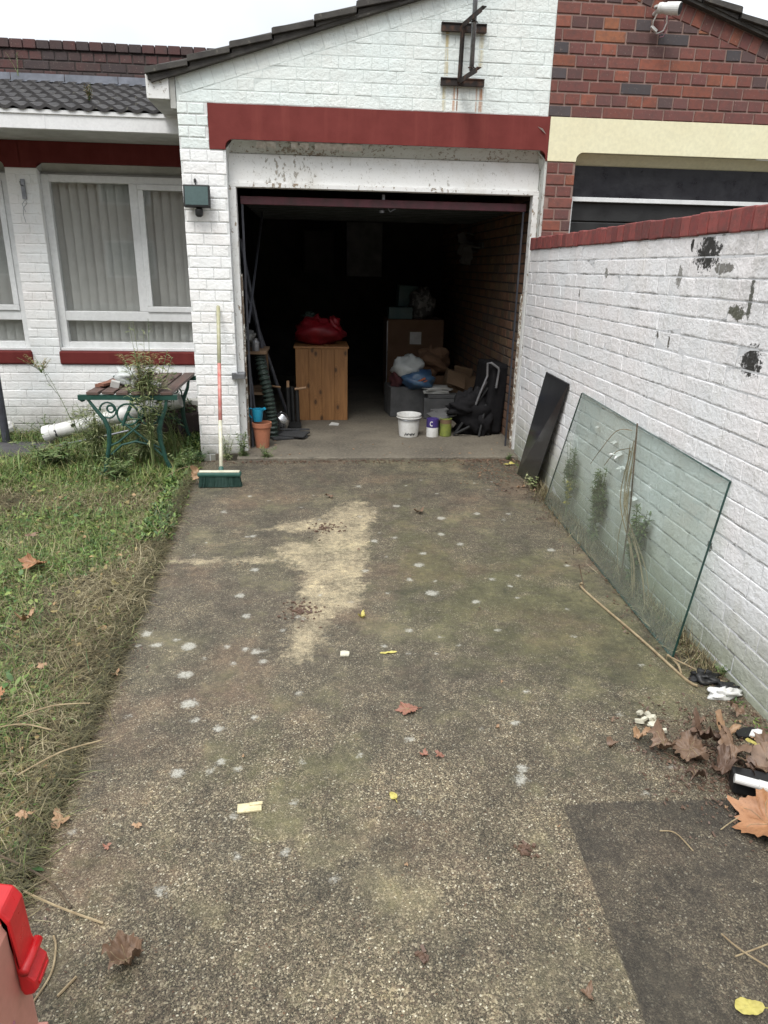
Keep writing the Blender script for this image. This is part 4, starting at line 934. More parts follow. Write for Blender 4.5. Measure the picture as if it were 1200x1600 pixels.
# ================================================================== GLASS AND PANEL AGAINST THE WALL
def sheet(corners, th, e_mat_index=True):
    """thin solid quad: corners bl, br, tr, tl ; th thickness vector"""
    c = [Vector(p) for p in corners]; tv = Vector(th); mb = MB()
    mb.add(c + [p + tv for p in c], [(0, 1, 2, 3), (7, 6, 5, 4)], 0)
    b = len(mb.v) - 8; 
    mb.add(c + [p + tv for p in c], [(0, 4, 5, 1), (1, 5, 6, 2), (2, 6, 7, 3), (3, 7, 4, 0)], 1)
    return mb
wx = lambda y: 1.59 - .026 * (5.36 - y) - .010
mb = sheet([(1.455, 4.17, .004), (1.362, 2.262, .004), (wx(2.31) - .004, 2.315, .705), (wx(3.93) - .004, 3.955, .752)], (.010, 0, .002))
single(mb, 'glass_sheet', ['green_glass', 'green_glass_edge'], (1.43, 3.2, 0), 'large pale green glass sheet leaning against the white garden wall', 'glass')
# dark tinted panel
mb = sheet([(1.462, 4.84, .0), (1.485, 4.50, .0), (wx(4.18) - .006, 4.19, .765), (wx(4.68) - .006, 4.68, .770)], (.008, 0, .002))
single(mb, 'tinted_panel', ['tinted', 'black_plastic'], (1.48, 4.6, 0), 'narrow dark grey tinted panel leaning on the wall nearest the garage', 'panel')

# ================================================================== GARAGE CONTENTS
FZ = .0245
t = thing('flower_pot', (-.45, 5.60, FZ), 'terracotta flower pot just inside the left garage jamb', 'pot')
mb = MB(); c = (-.45, 5.60, FZ); mb.lathe([(.052, 0), (.070, .17), (.078, .17), (.080, .205), (.072, .206), (.066, .17), (.05, .03), (.0, .03)], c, 32); mb.build('pot', 'terracotta', t, smooth=False)
mb = MB(); mb.lathe([(0, .165), (.066, .168)], c, 20); mb.build('compost', 'soil', t)
t = thing('watering_can', (-.485, 5.62, .2), 'small sky blue plastic jug resting on the terracotta pot', 'jug')
mb = MB(); mb.lathe([(.035, 0), (.045, .07), (.047, .10), (.042, .10), (.032, .01), (0, .01)], (-.482, 5.62, .235), 20)
mb.build('jug', 'blue_plastic', t, smooth=False)
MB().tube([(-.525, 5.60, .34), (-.545, 5.59, .345), (-.55, 5.59, .30), (-.53, 5.60, .265)], .006, 8).build('handle', 'blue_plastic', t); MB().tube([(-.44, 5.6, .33), (-.42, 5.585, .345)], .012, 8).build('spout', 'blue_plastic', t)
mb = MB(); mb.blobm((-.325, 6.20, .105), (.072, .072, .088), 5, .12, flat=0.05)
single(mb, 'foil_balloon', 'chrome', (-.33, 6.2, FZ), 'dented silver foil ball on the garage floor behind the flower pot', 'ball', smooth=True)
# corrugated hose
mb = MB(); pts = []; rr = []
path = [Vector(p) for p in ((-.47, 5.93, .74), (-.465, 5.92, .66), (-.435, 5.90, .52), (-.41, 5.89, .40), (-.395, 5.89, .28), (-.385, 5.90, .17), (-.385, 5.92, .04))]
def cat(path, n):
    out = []
    for i in range(len(path) - 1):
        p0, p1, p2, p3 = path[max(i - 1, 0)], path[i], path[i + 1], path[min(i + 2, len(path) - 1)]
        for k in range(n):
            u = k / n; out.append(.5 * ((2 * p1) + (-p0 + p2) * u + (2 * p0 - 5 * p1 + 4 * p2 - p3) * u * u + (-p0 + 3 * p1 - 3 * p2 + p3) * u ** 3))
    return out + [path[-1]]
pp = cat(path, 14); mb.tube(pp, [.048 if (i // 2) % 2 else .036 for i in range(len(pp))], 14)
single(mb, 'corrugated_hose', 'hose', (-.39, 5.9, FZ), 'dark green corrugated hose hanging beside the shelf inside the left jamb', 'hose')
t = thing('shelf_unit', (-.62, 5.95, FZ), 'cluttered wooden shelf inside the garage just behind the left jamb', 'shelf')
mb = MB(); mb.box(-.765, -.41, 5.86, 6.3, .735, .757); mb.box(-.765, -.735, 5.87, 6.28, FZ, .734); mb.box(-.765, -.42, 5.88, 6.28, .40, .42); mb.box(-.445, -.425, 6.24, 6.27, FZ, .734); mb.build('shelf', 'tan_card', t, bevel=.003)
mb = MB(); mb.lathe([(.03, 0), (.032, .07), (.02, .085), (.02, .1)], (-.50, 5.92, .758), 16, caps=(True, True))
single(mb, 'glass_jar', 'silver_plastic', (-.5, 5.92, .758), 'small grey jar standing on the shelf by the left jamb', 'jar')
mb = MB(); mb.blobm((-.60, 6.02, .84), (.08, .08, .08), 21, .4)
single(mb, 'cloth_bundle', 'pattern_bag', (-.6, 6.02, .758), 'grey crumpled bundle on the shelf by the left jamb', 'cloth', smooth=True)
mb = MB(); mb.tube([(-.50, 5.80, FZ), (-.555, 5.82, .74)], .012, 8); mb.obox((-.50, 5.80, .10), (.09, .02, .14)); 
single(mb, 'garden_spade', 'post_grey', (-.5, 5.8, FZ), 'blue-grey spade standing behind the flower pot against the shelf', 'spade', bevel=.003)
for (a, b, lab) in (((-.36, 6.25, .05), (-.60, 6.05, 1.62), 'long dark pole leaning on the left garage wall, nearer the doorway'), ((-.27, 6.55, .05), (-.70, 6.3, 1.55), 'long dark pole leaning on the left garage wall, the one behind')):
    mb = MB(); mb.tube([a, b], .017, 8); single(mb, 'timber_pole', 'post_grey', a, lab, 'pole', 'poles leaning inside the garage')
t = thing('golf_trolley', (-.22, 6.3, FZ), 'folded black trolley with pale handle caps in front of the pine cabinet', 'trolley')
mb = MB()
for x, y in ((-.255, 6.28), (-.215, 6.30), (-.175, 6.28), (-.235, 6.34)): mb.tube([(x, y, FZ), (x - .01, y + .02, .40)], .018, 9)
mb.box(-.28, -.15, 6.26, 6.36, .04, .09); mb.build('frame', 'black_plastic', t)
for a_, b_, r_ in (((-.262, 6.3, .40), (-.262, 6.3, .455), .014), ((-.20, 6.28, .385), (-.10, 6.27, .40), .011), ((-.33, 6.32, .395), (-.40, 6.35, .40), .009)): MB().tube([a_, b_], r_, 10).build('grip', 'leaf_tan', t)
mb = MB(); mb.obox((-.27, 5.98, FZ + .012), (.30, .26, .018), (0, 0, .3)); mb.obox((-.20, 5.95, FZ + .030), (.22, .18, .014), (.03, 0, -.3)); mb.obox((-.20, 6.05, FZ + .046), (.26, .03, .014), (0, .05, .2))
single(mb, 'rubber_mat', 'rubber', (-.25, 5.98, FZ), 'charcoal rubber mats in an untidy pile on the floor beside the silver ball', 'mat', bevel=.003)
# pine cabinet
t = thing('pine_cabinet', (.04, 6.9, FZ), 'knotty varnished pine cabinet standing inside the garage under the red bag', 'cabinet')
mb = MB()
for i in range(4): mb.box(-.20 + i * .122, -.20 + i * .122 + .1205, 6.66, 6.685, FZ, .700)
mb.build('front_panel', 'pine', t, bevel=.002)
mb = MB(); mb.box(-.20, -.18, 6.686, 7.18, FZ, .70); mb.box(.268, .288, 6.686, 7.18, FZ, .70); mb.box(-.18, .268, 7.16, 7.18, FZ, .70); mb.build('side_panel', 'pine', t, bevel=.002)
mb = MB(); mb.box(-.215, .30, 6.65, 7.19, .7005, .72); mb.build('top', 'pine', t, bevel=.004)
mb = MB(); mb.blobm((.02, 6.86, .83), (.22, .15, .13), 31, .30, flat=.14); mb.blobm((.16, 6.88, .87), (.07, .08, .10), 33, .3)
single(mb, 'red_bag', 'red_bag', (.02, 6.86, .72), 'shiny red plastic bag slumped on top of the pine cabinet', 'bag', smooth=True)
mb = MB(); mb.blobm((-.07, 7.0, .97), (.06, .05, .04), 36, .4)
single(mb, 'green_cloth', 'hose', (-.07, 7.0, .93), 'small dark green cloth on the back of the red bag', 'cloth', smooth=True)
mb = MB(); mb.add([(.10, 6.42, FZ + .002), (.19, 6.40, FZ + .002), (.20, 6.46, FZ + .012), (.13, 6.48, FZ + .02)], [(0, 1, 2, 3)])
single(mb, 'paper_scrap', 'paper', (.15, 6.44, FZ), 'white paper scrap on the garage floor in front of the pine cabinet', 'litter')
# tall carton
t = thing('cardboard_box', (1.09, 7.95, FZ), 'tall brown cardboard box with a square pale label deep in the garage', 'box')
MB().box(.775, 1.395, 7.8, 8.3, FZ, .895).build('carton', 'cardboard', t, bevel=.006)
MB().box(.765, .775, 7.79, 7.82, FZ, .88).build('edge_strip', 'silver_plastic', t)
MB().box(1.00, 1.165, 7.794, 7.799, .62, .78).build('label', 'tan_card', t)
MB().box(1.02, 1.145, 7.790, 7.7935, .635, .765).box(1.055, 1.12, 7.786, 7.7895, .69, .70).box(1.055, 1.065, 7.786, 7.7895, .70, .72).box(1.10, 1.115, 7.786, 7.7895, .70, .712).build('label_print', ['paper'], t)
mb = MB(); mb.box(.79, 1.05, 7.86, 8.1, .896, 1.02)
single(mb, 'small_carton', 'teal_card', (.92, 7.98, .896), 'small pale grey-green packet on the left front of the tall cardboard box', 'packet', bevel=.004)
mb = MB(); mb.obox((1.02, 8.16, 1.07), (.22, .14, .34), (0, .05, .1))
single(mb, 'teal_packet', 'teal_card', (1.02, 8.16, .9), 'upright dark teal packet behind the others on the tall cardboard box', 'packet', bevel=.004)
mb = MB(); mb.blobm((1.17, 8.02, 1.05), (.15, .12, .16), 41, .22, flat=.04)
single(mb, 'marbled_bag', 'pattern_bag', (1.17, 8.02, .896), 'grey patterned bag standing on the right of the tall cardboard box', 'bag', smooth=True)
# heap in front
mb = MB(); mb.obox((.93, 7.0, .17), (.46, .34, .29), (0, 0, .1))
single(mb, 'grey_box', 'grey_card', (.93, 7.0, FZ), 'low grey box under the carrier bags', 'box', bevel=.006)
mb = MB(); mb.obox((1.22, 6.86, .125), (.34, .32, .20), (0, 0, -.08)); mb.obox((1.22, 6.86, .246), (.30, .30, .035), (0, 0, .05))
single(mb, 'grey_crate', 'grey_card', (1.22, 6.86, FZ), 'flat grey box beneath the stack of papers right of the carrier bags', 'box', bevel=.004)
mb = MB(); rd = random.Random(81)
for i in range(6): mb.obox((1.17 + rd.uniform(-.02, .02), 6.85, .274 + i * .009), (.25, .24, .006), (0, 0, rd.uniform(-.4, .3)))
single(mb, 'paper_stack', 'paper', (1.17, 6.85, .265), 'untidy stack of white papers on the grey box right of the carrier bags', 'papers')
t = thing('carrier_bag', (.93, 6.92, .32), 'white and blue plastic carrier bag with orange print on top of the low grey box', 'bag')
mb = MB(); mb.blobm((.90, 6.93, .49), (.16, .13, .12), 42, .22); mb.build('white_folds', 'white_bag', t, smooth=True)
mb = MB(); mb.blobm((.99, 6.86, .385), (.17, .13, .10), 44, .2, flat=.1); mb.build('blue_side', 'blue_bag', t, smooth=True)
mb = MB(); mb.obox((1.0, 6.728, .40), (.10, .004, .016), (0, R(-25), 0)); mb.obox((1.01, 6.727, .375), (.12, .004, .008), (0, R(-25), 0)); mb.build('print', 'orange_print', t)
mb = MB(); mb.blobm((.79, 6.94, .37), (.07, .09, .11), 46, .3, flat=.1)
single(mb, 'maroon_cloth', 'plum_cloth', (.79, 6.94, .32), 'dark maroon cloth squeezed under the left of the white carrier bag', 'cloth', smooth=True)
mb = MB(); mb.blobm((1.17, 7.25, .50), (.20, .16, .15), 47, .25)
mb.obox((1.2, 7.3, .2), (.4, .3, .36), (0, 0, .1))
single(mb, 'maroon_bundle', 'cardboard', (1.2, 7.3, FZ), 'dark brown bundle behind the carrier bag and the tan box', 'bundle', smooth=False)
t = thing('open_box', (1.38, 6.95, FZ), 'open tan cardboard box with folded flap between the papers and the black suitcase', 'box')
mb = MB(); mb.obox((1.40, 6.98, .25), (.24, .26, .40), (0, R(14), .15)); mb.build('carton', 'tan_card', t, bevel=.004)
mb = MB(); mb.obox((1.36, 6.80, .40), (.20, .012, .15), (R(-35), R(20), .2)); mb.obox((1.44, 6.86, .47), (.18, .012, .10), (R(30), R(10), -.3)); mb.build('flap', 'tan_card', t)
# bucket and tins
t = thing('bucket', (.797, 5.99, FZ), 'white plastic bucket near the garage doorway', 'bucket')
mb = MB(); c = (.797, 5.99, FZ); mb.lathe([(.080, 0), (.083, .004), (.098, .165), (.100, .167), (.110, .168), (.110, .172), (.100, .174), (.101, .185), (.1075, .186), (.1075, .198), (.101, .199), (.098, .186), (.083, .01), (0, .01)], c, 40); mb.build('tub', 'white_plastic', t)
mb = MB(); mb.tube([(.797 + .104 * math.cos(a), 5.99 + .104 * math.sin(a) , FZ + .165 + .012 * math.sin(a)) for a in [math.pi * i / 14 + math.pi for i in range(15)]], .0028, 6); mb.build('handle', 'steel', t)
mb = MB(); rd = random.Random(91)
for i in range(12):
    a = R(-118 + i * 5.2 + rd.uniform(-1, 1)); r_ = .0845 + .0012; mb.obox((.797 + r_ * math.cos(a), 5.99 + r_ * math.sin(a), FZ + .022 + rd.uniform(0, .014)), (.006, .002, .012 + rd.uniform(0, .008)), (0, 0, a + math.pi / 2))
mb.build('dirt_marks', 'black_plastic', t)
t = thing('paint_tin', (1.005, 5.97, FZ), 'purple and white tin standing right of the white bucket', 'tin')
c = (1.005, 5.97, FZ)
mb = MB(); mb.lathe([(.052, 0), (.053, .002), (.053, .105)], c, 28); mb.build('tin_body', 'white_plastic', t, smooth=False)
mb = MB(); mb.lathe([(.0535, .085), (.0535, .158), (.050, .160), (.050, .156), (0, .156)], c, 28, caps=(False, False)); mb.build('lid_band', 'purple', t)
mb = MB()
mb.tube([(1.005 + .0545 * math.sin(R(a)) - .0, 5.97 - .0545 * math.cos(R(a)), FZ + .12 + .018 * math.sin(R(b))) for a, b in ((-8, 60), (-16, 90), (-26, 120), (-32, 180), (-26, 240), (-16, 270), (-8, 300))], .004, 6); mb.build('label_mark', 'white_plastic', t)
t = thing('paint_tin', (1.125, 5.99, FZ), 'yellow-green tin between the purple tin and the black suitcase', 'tin')
mb = MB(); mb.lathe([(.050, 0), (.052, .004), (.052, .15), (.054, .152), (.054, .158), (.046, .158), (.046, .152), (0, .152)], (1.125, 5.99, FZ), 26); mb.build('tin_body', 'lime', t)
mb = MB(); mb.lathe([(.0525, .115), (.0525, .15)], (1.125, 5.99, FZ), 26, caps=(False, False)); mb.build('paint_drip', 'tan_card', t)
mb = MB(); mb.obox((1.13, 6.10, .20), (.26, .20, .014), (.12, -.2, .3)); mb.obox((1.11, 6.22, .12), (.14, .12, .18), (0, 0, .3))
single(mb, 'slate_offcut', 'grey_card', (1.13, 6.15, FZ), 'grey board lying over the yellow-green tin', 'board', bevel=.002)
# suitcase and folded chair
t = thing('suitcase', (1.54, 6.2, FZ), 'black suitcase with a bent silver handle standing against the bare brick wall', 'suitcase')
mb = MB(); mb.obox((1.555, 6.22, .34), (.17, .42, .62), (0, R(5), .12)); mb.build('case', 'black_cloth', t, bevel=.03)
mb = MB(); mb.tube([(1.36, 6.02, .20), (1.42, 6.0, .40), (1.475, 6.0, .55), (1.47, 6.0, .66), (1.50, 5.99, .665), (1.565, 5.98, .62), (1.57, 5.98, .60), (1.555, 5.98, .45)], .010, 8)
mb.build('handle', 'silver_plastic', t); MB().tube([(1.39, 6.03, .25), (1.43, 6.02, .40), (1.48, 6.02, .50)], .007, 8).build('handle_rod', 'silver_plastic', t)
t = thing('folding_chair', (1.36, 6.05, FZ), 'collapsed black folding chair lying against the suitcase', 'chair')
mb = MB()
for a, b in (((1.20, 5.98, .03), (1.50, 6.05, .44)), ((1.24, 6.2, .03), (1.52, 6.2, .46)), ((1.52, 5.99, .03), (1.24, 6.05, .34)), ((1.42, 5.94, .03), (1.48, 6.0, .30)), ((1.22, 5.97, .05), (1.33, 5.93, .12))): mb.tube([a, b], .012, 8)
mb.build('chair_frame', 'black_plastic', t)
mb = MB(); mb.blobm((1.37, 6.08, .20), (.17, .12, .20), 55, .35, flat=.1); mb.blobm((1.28, 6.04, .27), (.13, .10, .08), 56, .35); mb.blobm((1.47, 6.03, .12), (.09, .08, .12), 57, .3, flat=.1); mb.build('fabric', 'black_cloth', t, smooth=True)
# things far back in the dark
mb = MB(); mb.box(.37, .80, 8.9, 9.3, 1.32, 1.93)
single(mb, 'wall_cabinet', 'grey_card', (.58, 9.3, 1.32), 'dim grey wall cabinet hanging at the back of the garage', 'cabinet', bevel=.005)
mb = MB(); mb.box(-.15, .22, 9.1, 9.58, 1.35, 1.85); mb.box(-.13, .20, 9.05, 9.09, 1.37, 1.83)
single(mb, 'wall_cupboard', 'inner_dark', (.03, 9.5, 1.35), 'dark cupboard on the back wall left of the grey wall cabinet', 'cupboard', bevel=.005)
t = thing('wheel_rack', (1.45, 7.6, 1.3), 'grey hooks and small tools hanging high on the bare brick wall of the garage', 'rack')
mb = MB(); rd = random.Random(95)
for i in range(7):
    z = 1.42 + rd.uniform(0, .45); y = 7.3 + rd.uniform(0, .6); mb.tube([(1.63, y, z), (1.50 + rd.uniform(-.05, .05), y, z + .02)], .010, 6); mb.obox((1.52, y, z - .06), (.05 + rd.uniform(0, .05), .02, .08 + rd.uniform(0, .08)), (0, rd.uniform(-.5, .5), 0))
mb.box(1.63, 1.65, 7.2, 8.0, 1.62, 1.68); mb.build('hanging_tools', 'grey_card', t)

# ================================================================== PINK CASE IN THE FOREGROUND
t = thing('storage_case', (-.64, .69, 0), 'dusty pink plastic case with bright red latch at the near left of the driveway', 'case')
mb = MB(); mb.box(-.84, -.433, .58, .799, 0, .572); mb.build('case_body', 'pink_plastic', t, bevel=.020)
mb = MB(); mb.box(-.85, -.429, .575, .803, .300, .306); mb.build('lid_rim', 'pink_plastic', t, bevel=.002)
mb = MB()
mb.prism([(-.53, .573), (-.53, .588), (-.462, .594), (-.437, .588), (-.427, .57), (-.425, .50), (-.422, .472), (-.409, .456), (-.408, .440), (-.414, .431), (-.428, .428), (-.432, .44), (-.4325, .50), (-.4335, .56), (-.45, .5735)], .752, .800)
la = mb.build('latch', 'red_plastic', t, bevel=.004)
mb = MB(); mb.tube([(-.421, .749, .478), (-.421, .803, .478)], .0075, 10); mb.build('hinge_pin', 'red_plastic', la, smooth=True)
mb = MB(); mb.box(-.4085, -.4065, .760, .792, .442, .448); mb.build('latch_rib', 'red_plastic', la)
MB().box(-.4345, -.4315, .60, .725, .27, .42).build('label_frame', 'cable_pink', t)
MB().box(-.4314, -.4305, .61, .715, .28, .41).build('label', 'paper', t)

# ================================================================== FALLEN LEAVES, SCRAPS, TWIGS
def leaf_mesh(kind, size, seed, curl=.25):
    rd = random.Random(seed); n = 72; mb = MB(); rings = (.0, .2, .4, .6, .8, 1.0); vs = []; fs = []
    ph = [rd.uniform(0, 6.28) for _ in range(5)]
    def rad(a):
        if kind == 'maple':
            lob = [(90, 1.0, 17), (35, .92, 16), (145, .92, 16), (-25, .62, 15), (205, .62, 15)]
            r = .68
            for c, h_, w_ in lob:
                dlt = abs((math.degrees(a) - c + 180) % 360 - 180); r = max(r, h_ * max(0, 1 - (dlt / (w_ * 2.5)) ** 1.15))
            return r * (1 + .09 * math.sin(a * 17 + ph[0]) + .05 * math.sin(a * 29 + ph[1]))
        if kind == 'oval': return .42 / math.sqrt((math.cos(a) / .62) ** 2 + math.sin(a) ** 2) * (1 + .12 * math.cos(a - math.pi / 2)) * 1.5 * (1 + .02 * math.sin(a * 13 + ph[0]))
        if kind == 'sliver': return .9 / math.sqrt((math.cos(a) / .9) ** 2 + (math.sin(a) / .17) ** 2)
        return (.62 + .2 * math.sin(a * 3 + ph[0]) + .12 * math.sin(a * 5 + ph[1]) + .07 * math.sin(a * 11 + ph[2]))
    from mathutils import noise as NZ
    for ri, rr in enumerate(rings):
        for k in range(n):
            a = 2 * math.pi * k / n; r = rad(a) * rr * size
            x, y = r * math.cos(a), r * math.sin(a); u, v = x / size, y / size
            z = size * curl * (.55 * math.sin(u * 2.6 + ph[2]) * math.cos(v * 2.9 + ph[3]) + .30 * (rr ** 2) * math.sin(2 * a + ph[4]) + .28 * rr ** 3 * (1 + math.sin(3 * a + ph[0]))
                               + .55 * NZ.noise(Vector((u * 2.3 + seed, v * 2.3, 0))) + .30 * NZ.noise(Vector((u * 6 + seed, v * 6, 3))))
            if kind == 'maple': z += size * .05 * abs(math.sin(2.5 * (a - math.pi / 2))) * rr
            vs.append([x, y, z])
    m = min(v[2] for v in vs)
    for v in vs: v[2] += -m + .002
    for ri in range(1, len(rings) - 1):
        for k in range(n): fs.append((ri * n + k, (ri + 1) * n + k, (ri + 1) * n + (k + 1) % n, ri * n + (k + 1) % n))
    fs += [(0, n + k, n + (k + 1) % n) for k in range(n)]
    mb.add(vs, fs)
    return mb
def leaf(kind, x, y, size, rot, mat, label, curl=.25, name='fallen_leaf', cat_='leaf', group='fallen leaves on the ground', z=0., tilt=(0, 0), stalk=True, seed=None):
    mb = leaf_mesh(kind, size, seed if seed is not None else int(abs(x * 977 + y * 131)), curl)
    if stalk and kind in ('maple', 'oval'): mb.tube([(0, -.1 * size, .004), (.05 * size, -.55 * size, .004), (.0, -1.05 * size, .006)], .0012, 5)
    if kind == 'maple':
        for a, l_ in ((90, .85), (38, .72), (142, .72), (-22, .45), (202, .45)):
            pts = []
            for q in (.03, .2, .4, .6, .8):
                px_, py_ = l_ * q * size * math.cos(R(a)), l_ * q * size * math.sin(R(a))
                best = min(mb.v[:432], key=lambda v: (v[0] - px_) ** 2 + (v[1] - py_) ** 2); pts.append((best[0], best[1], best[2] + .0004))
            mb.tube(pts, .0008, 4, 1)
    o = mb.build(name, [mat, 'twig'], None, smooth=True); o.location = (x, y, z); o.rotation_euler = (R(tilt[0]), R(tilt[1]), R(rot)); return tag(o, label, cat_, group)
leaf('maple', 1.205, 1.395, .115, 35, 'leaf_orange', 'large orange plane leaf at the right edge under the white tube', .22, z=.004, tilt=(6, -8))
leaf('maple', 1.14, 1.70, .075, 200, 'leaf_brown', 'curled mid-brown plane leaf pointing left, above the dark drive bay', .55, tilt=(0, 8))
leaf('maple', 1.335, 1.60, .10, 120, 'leaf_brown', 'big dull brown leaf with the yellow leaf lying across its top corner', .30, z=.008, tilt=(8, -8))
leaf('maple', 1.24, 1.55, .06, 300, 'leaf_dark', 'very dark rotten leaf beneath the big dull brown leaf', .5)
leaf('oval', 1.345, 1.70, .035, 60, 'leaf_yellow', 'yellow-green leaf lying on the big dull brown leaf at the right edge', .2, z=.035)
for i, (x, y, sz, rt, mt, cl) in enumerate(((1.06, 1.72, .05, 40, 'leaf_brown', .8), (1.20, 1.74, .055, 130, 'leaf_dark', .8), (1.26, 1.68, .065, 10, 'leaf_brown', .6), (1.30, 1.78, .05, 220, 'leaf_tan', .8), (1.38, 1.66, .06, 80, 'leaf_brown', .7),
        (1.19, 1.60, .045, 300, 'leaf_dark', .9), (1.28, 1.57, .06, 170, 'leaf_dark', .7), (1.36, 1.54, .07, 20, 'leaf_brown', .6), (1.10, 1.58, .03, 60, 'leaf_dark', .9), (1.24, 1.83, .03, 60, 'leaf_brown', .9), (1.40, 1.88, .03, 60, 'leaf_brown', .9), (1.30, 1.45, .06, 200, 'leaf_brown', .6))):
    leaf('maple' if i % 4 == 0 else 'scrap', x, y, sz * (1 if i % 3 == 0 else 1.15), rt, mt, 'crumpled dead brown leaf in the heap at the foot of the wall, lower right', cl, z=.004 + .006 * (i % 3), group='dead leaves heaped by the wall foot', seed=500 + i)
leaf('scrap', 1.02, 1.79, .034, 10, 'leaf_tan', 'small curled orange-brown leaf beside the cream crumbs', .7)
leaf('scrap', .915, 1.76, .024, 80, 'leaf_brown', 'small curled brown leaf left of the orange-brown curled one', .6)
leaf('oval', .868, .935, .045, 80, 'leaf_yellow', 'bright yellow leaf at the bottom right corner of the driveway', .15)
leaf('oval', .201, 1.588, .026, 15, 'leaf_yellow', 'heart-shaped yellow leaf in the middle of the driveway', .15)
leaf('sliver', .263, 2.37, .042, -3, 'leaf_yellow', 'narrow bright yellow leaf lying crosswise beside the cream chip', .12)
leaf('scrap', .179, 2.665, .026, 40, 'leaf_yellow', 'crumpled small yellow leaf at the edge of the pale patch', .6)
leaf('maple', .294, 1.996, .045, 95, 'leaf_red', 'flat reddish leaf alone in the middle of the driveway', .15, tilt=(0, 0))
leaf('scrap', .314, 1.76, .019, 0, 'leaf_red', 'left one of a pair of small round reddish leaves', .4)
leaf('scrap', .359, 1.751, .019, 70, 'leaf_red', 'right one of a pair of small round reddish leaves', .5, seed=77)
leaf('maple', -.425, 1.14, .05, 150, 'leaf_brown', 'crumpled brown leaf on the driveway right of the pink case', .8)
leaf('scrap', -.70, 1.555, .036, 20, 'leaf_tan', 'pale tan leaf at the edge of the dry grass', .35, z=.002)
leaf('scrap', -.785, 1.55, .028, 70, 'leaf_tan', 'small tan leaf in the dry grass just left of the pale tan leaf', .5, z=.03)
leaf('scrap', -.493, 1.526, .016, 20, 'leaf_tan', 'tiny light brown leaf on the driveway right of the pale tan leaf', .4)
leaf('scrap', -.553, 1.461, .014, 120, 'leaf_red', 'tiny reddish leaf on the driveway just below the tiny light brown one', .4)
leaf('scrap', .614, 4.002, .045, 0, 'leaf_brown', 'dark little leaf in the far middle of the driveway, right of the pale patch', .4)
leaf('scrap', .07, 4.325, .035, 50, 'leaf_brown', 'little brown leaf just above the top of the pale patch', .5)
leaf('scrap', .541, .985, .022, 90, 'leaf_brown', 'small brown leaf at the bottom edge left of the bright yellow leaf', .6)
leaf('maple', -1.369, 3.217, .075, 100, 'leaf_orange', 'flat orange-brown leaf on the green lawn', .3, z=.03, tilt=(14, 5))
leaf('scrap', -1.52, 3.62, .05, 60, 'leaf_brown', 'reddish brown leaf on the lawn beyond the flat orange-brown one', .5, z=.03)
leaf('maple', -1.075, 2.086, .045, 0, 'leaf_orange', 'deep orange leaf at the left edge in the near grass', .4, z=.05, tilt=(10, 0))
leaf('scrap', -.998, 2.274, .024, 40, 'leaf_tan', 'small pale leaf in the dry grass above the deep orange leaf', .5, z=.045)
leaf('scrap', -.746, 2.271, .022, 10, 'leaf_tan', 'pale chip of leaf on the left driveway edge beside the dry grass', .5)
leaf('scrap', -1.18, 2.62, .045, 30, 'leaf_tan', 'cream-brown leaf at the left edge halfway up the lawn', .7, z=.04)
leaf('maple', -.82, 4.66, .06, 10, 'leaf_tan', 'pinkish tan leaf caught on the left end of the broom head', .6, z=.05, tilt=(30, 0))
leaf('sliver', 1.46, 5.06, .06, 10, 'leaf_yellow', 'yellow leaf among debris at the foot of the right garage jamb', .2, z=.012)
rd = random.Random(101)
for i in range(46):
    if i < 20: x, y = rd.uniform(1.15, 1.53), rd.uniform(4.3, 5.25)
    elif i < 34: x, y = rd.uniform(.95, 1.40), rd.uniform(1.45, 1.95)
    else: x, y = rd.uniform(-.6, 1.2), rd.uniform(1.2, 5.1)
    leaf('scrap', x, y, rd.uniform(.006, .018 if i < 34 else .012), rd.uniform(0, 360), rd.choice(['leaf_brown', 'leaf_tan', 'leaf_dark', 'leaf_tan']), 'tiny crumb of dead leaf on the driveway', .6, name='leaf_crumb', group='tiny leaf crumbs littering the driveway', z=.002, stalk=False, seed=300 + i)
def chip(name, x, y, s, mat, label, cat_='litter', rz=0, seed=0, h=.5, z=.001):
    mb = MB(); rd = random.Random(seed); n = 8
    a = [(s[0] * (1 + rd.uniform(-.25, .25)) * math.cos(2 * math.pi * k / n), s[1] * (1 + rd.uniform(-.25, .25)) * math.sin(2 * math.pi * k / n)) for k in range(n)]
    mb.prism(a, 0, s[2], axis='z'); o = mb.build(name, mat, None, bevel=.001); o.location = (x, y, z); o.rotation_euler = (0, 0, R(rz)); return tag(o, label, cat_)
chip('stone_chip', .093, 2.371, (.022, .022, .006), 'stone_chip', 'pale cream chip lying left of the narrow yellow leaf', 'chip', 0, 1)
mb = MB(); mb.box(-.033, .033, -.016, .016, 0, .006); mb.box(.0, .036, .004, .015, .006, .009)
o = mb.build('wood_chip', 'pale_wood', None, bevel=.001); o.location = (-.202, 1.573, .001); o.rotation_euler = (0, 0, R(4)); tag(o, 'pale splintered oblong wood chip on the left half of the driveway', 'wood')
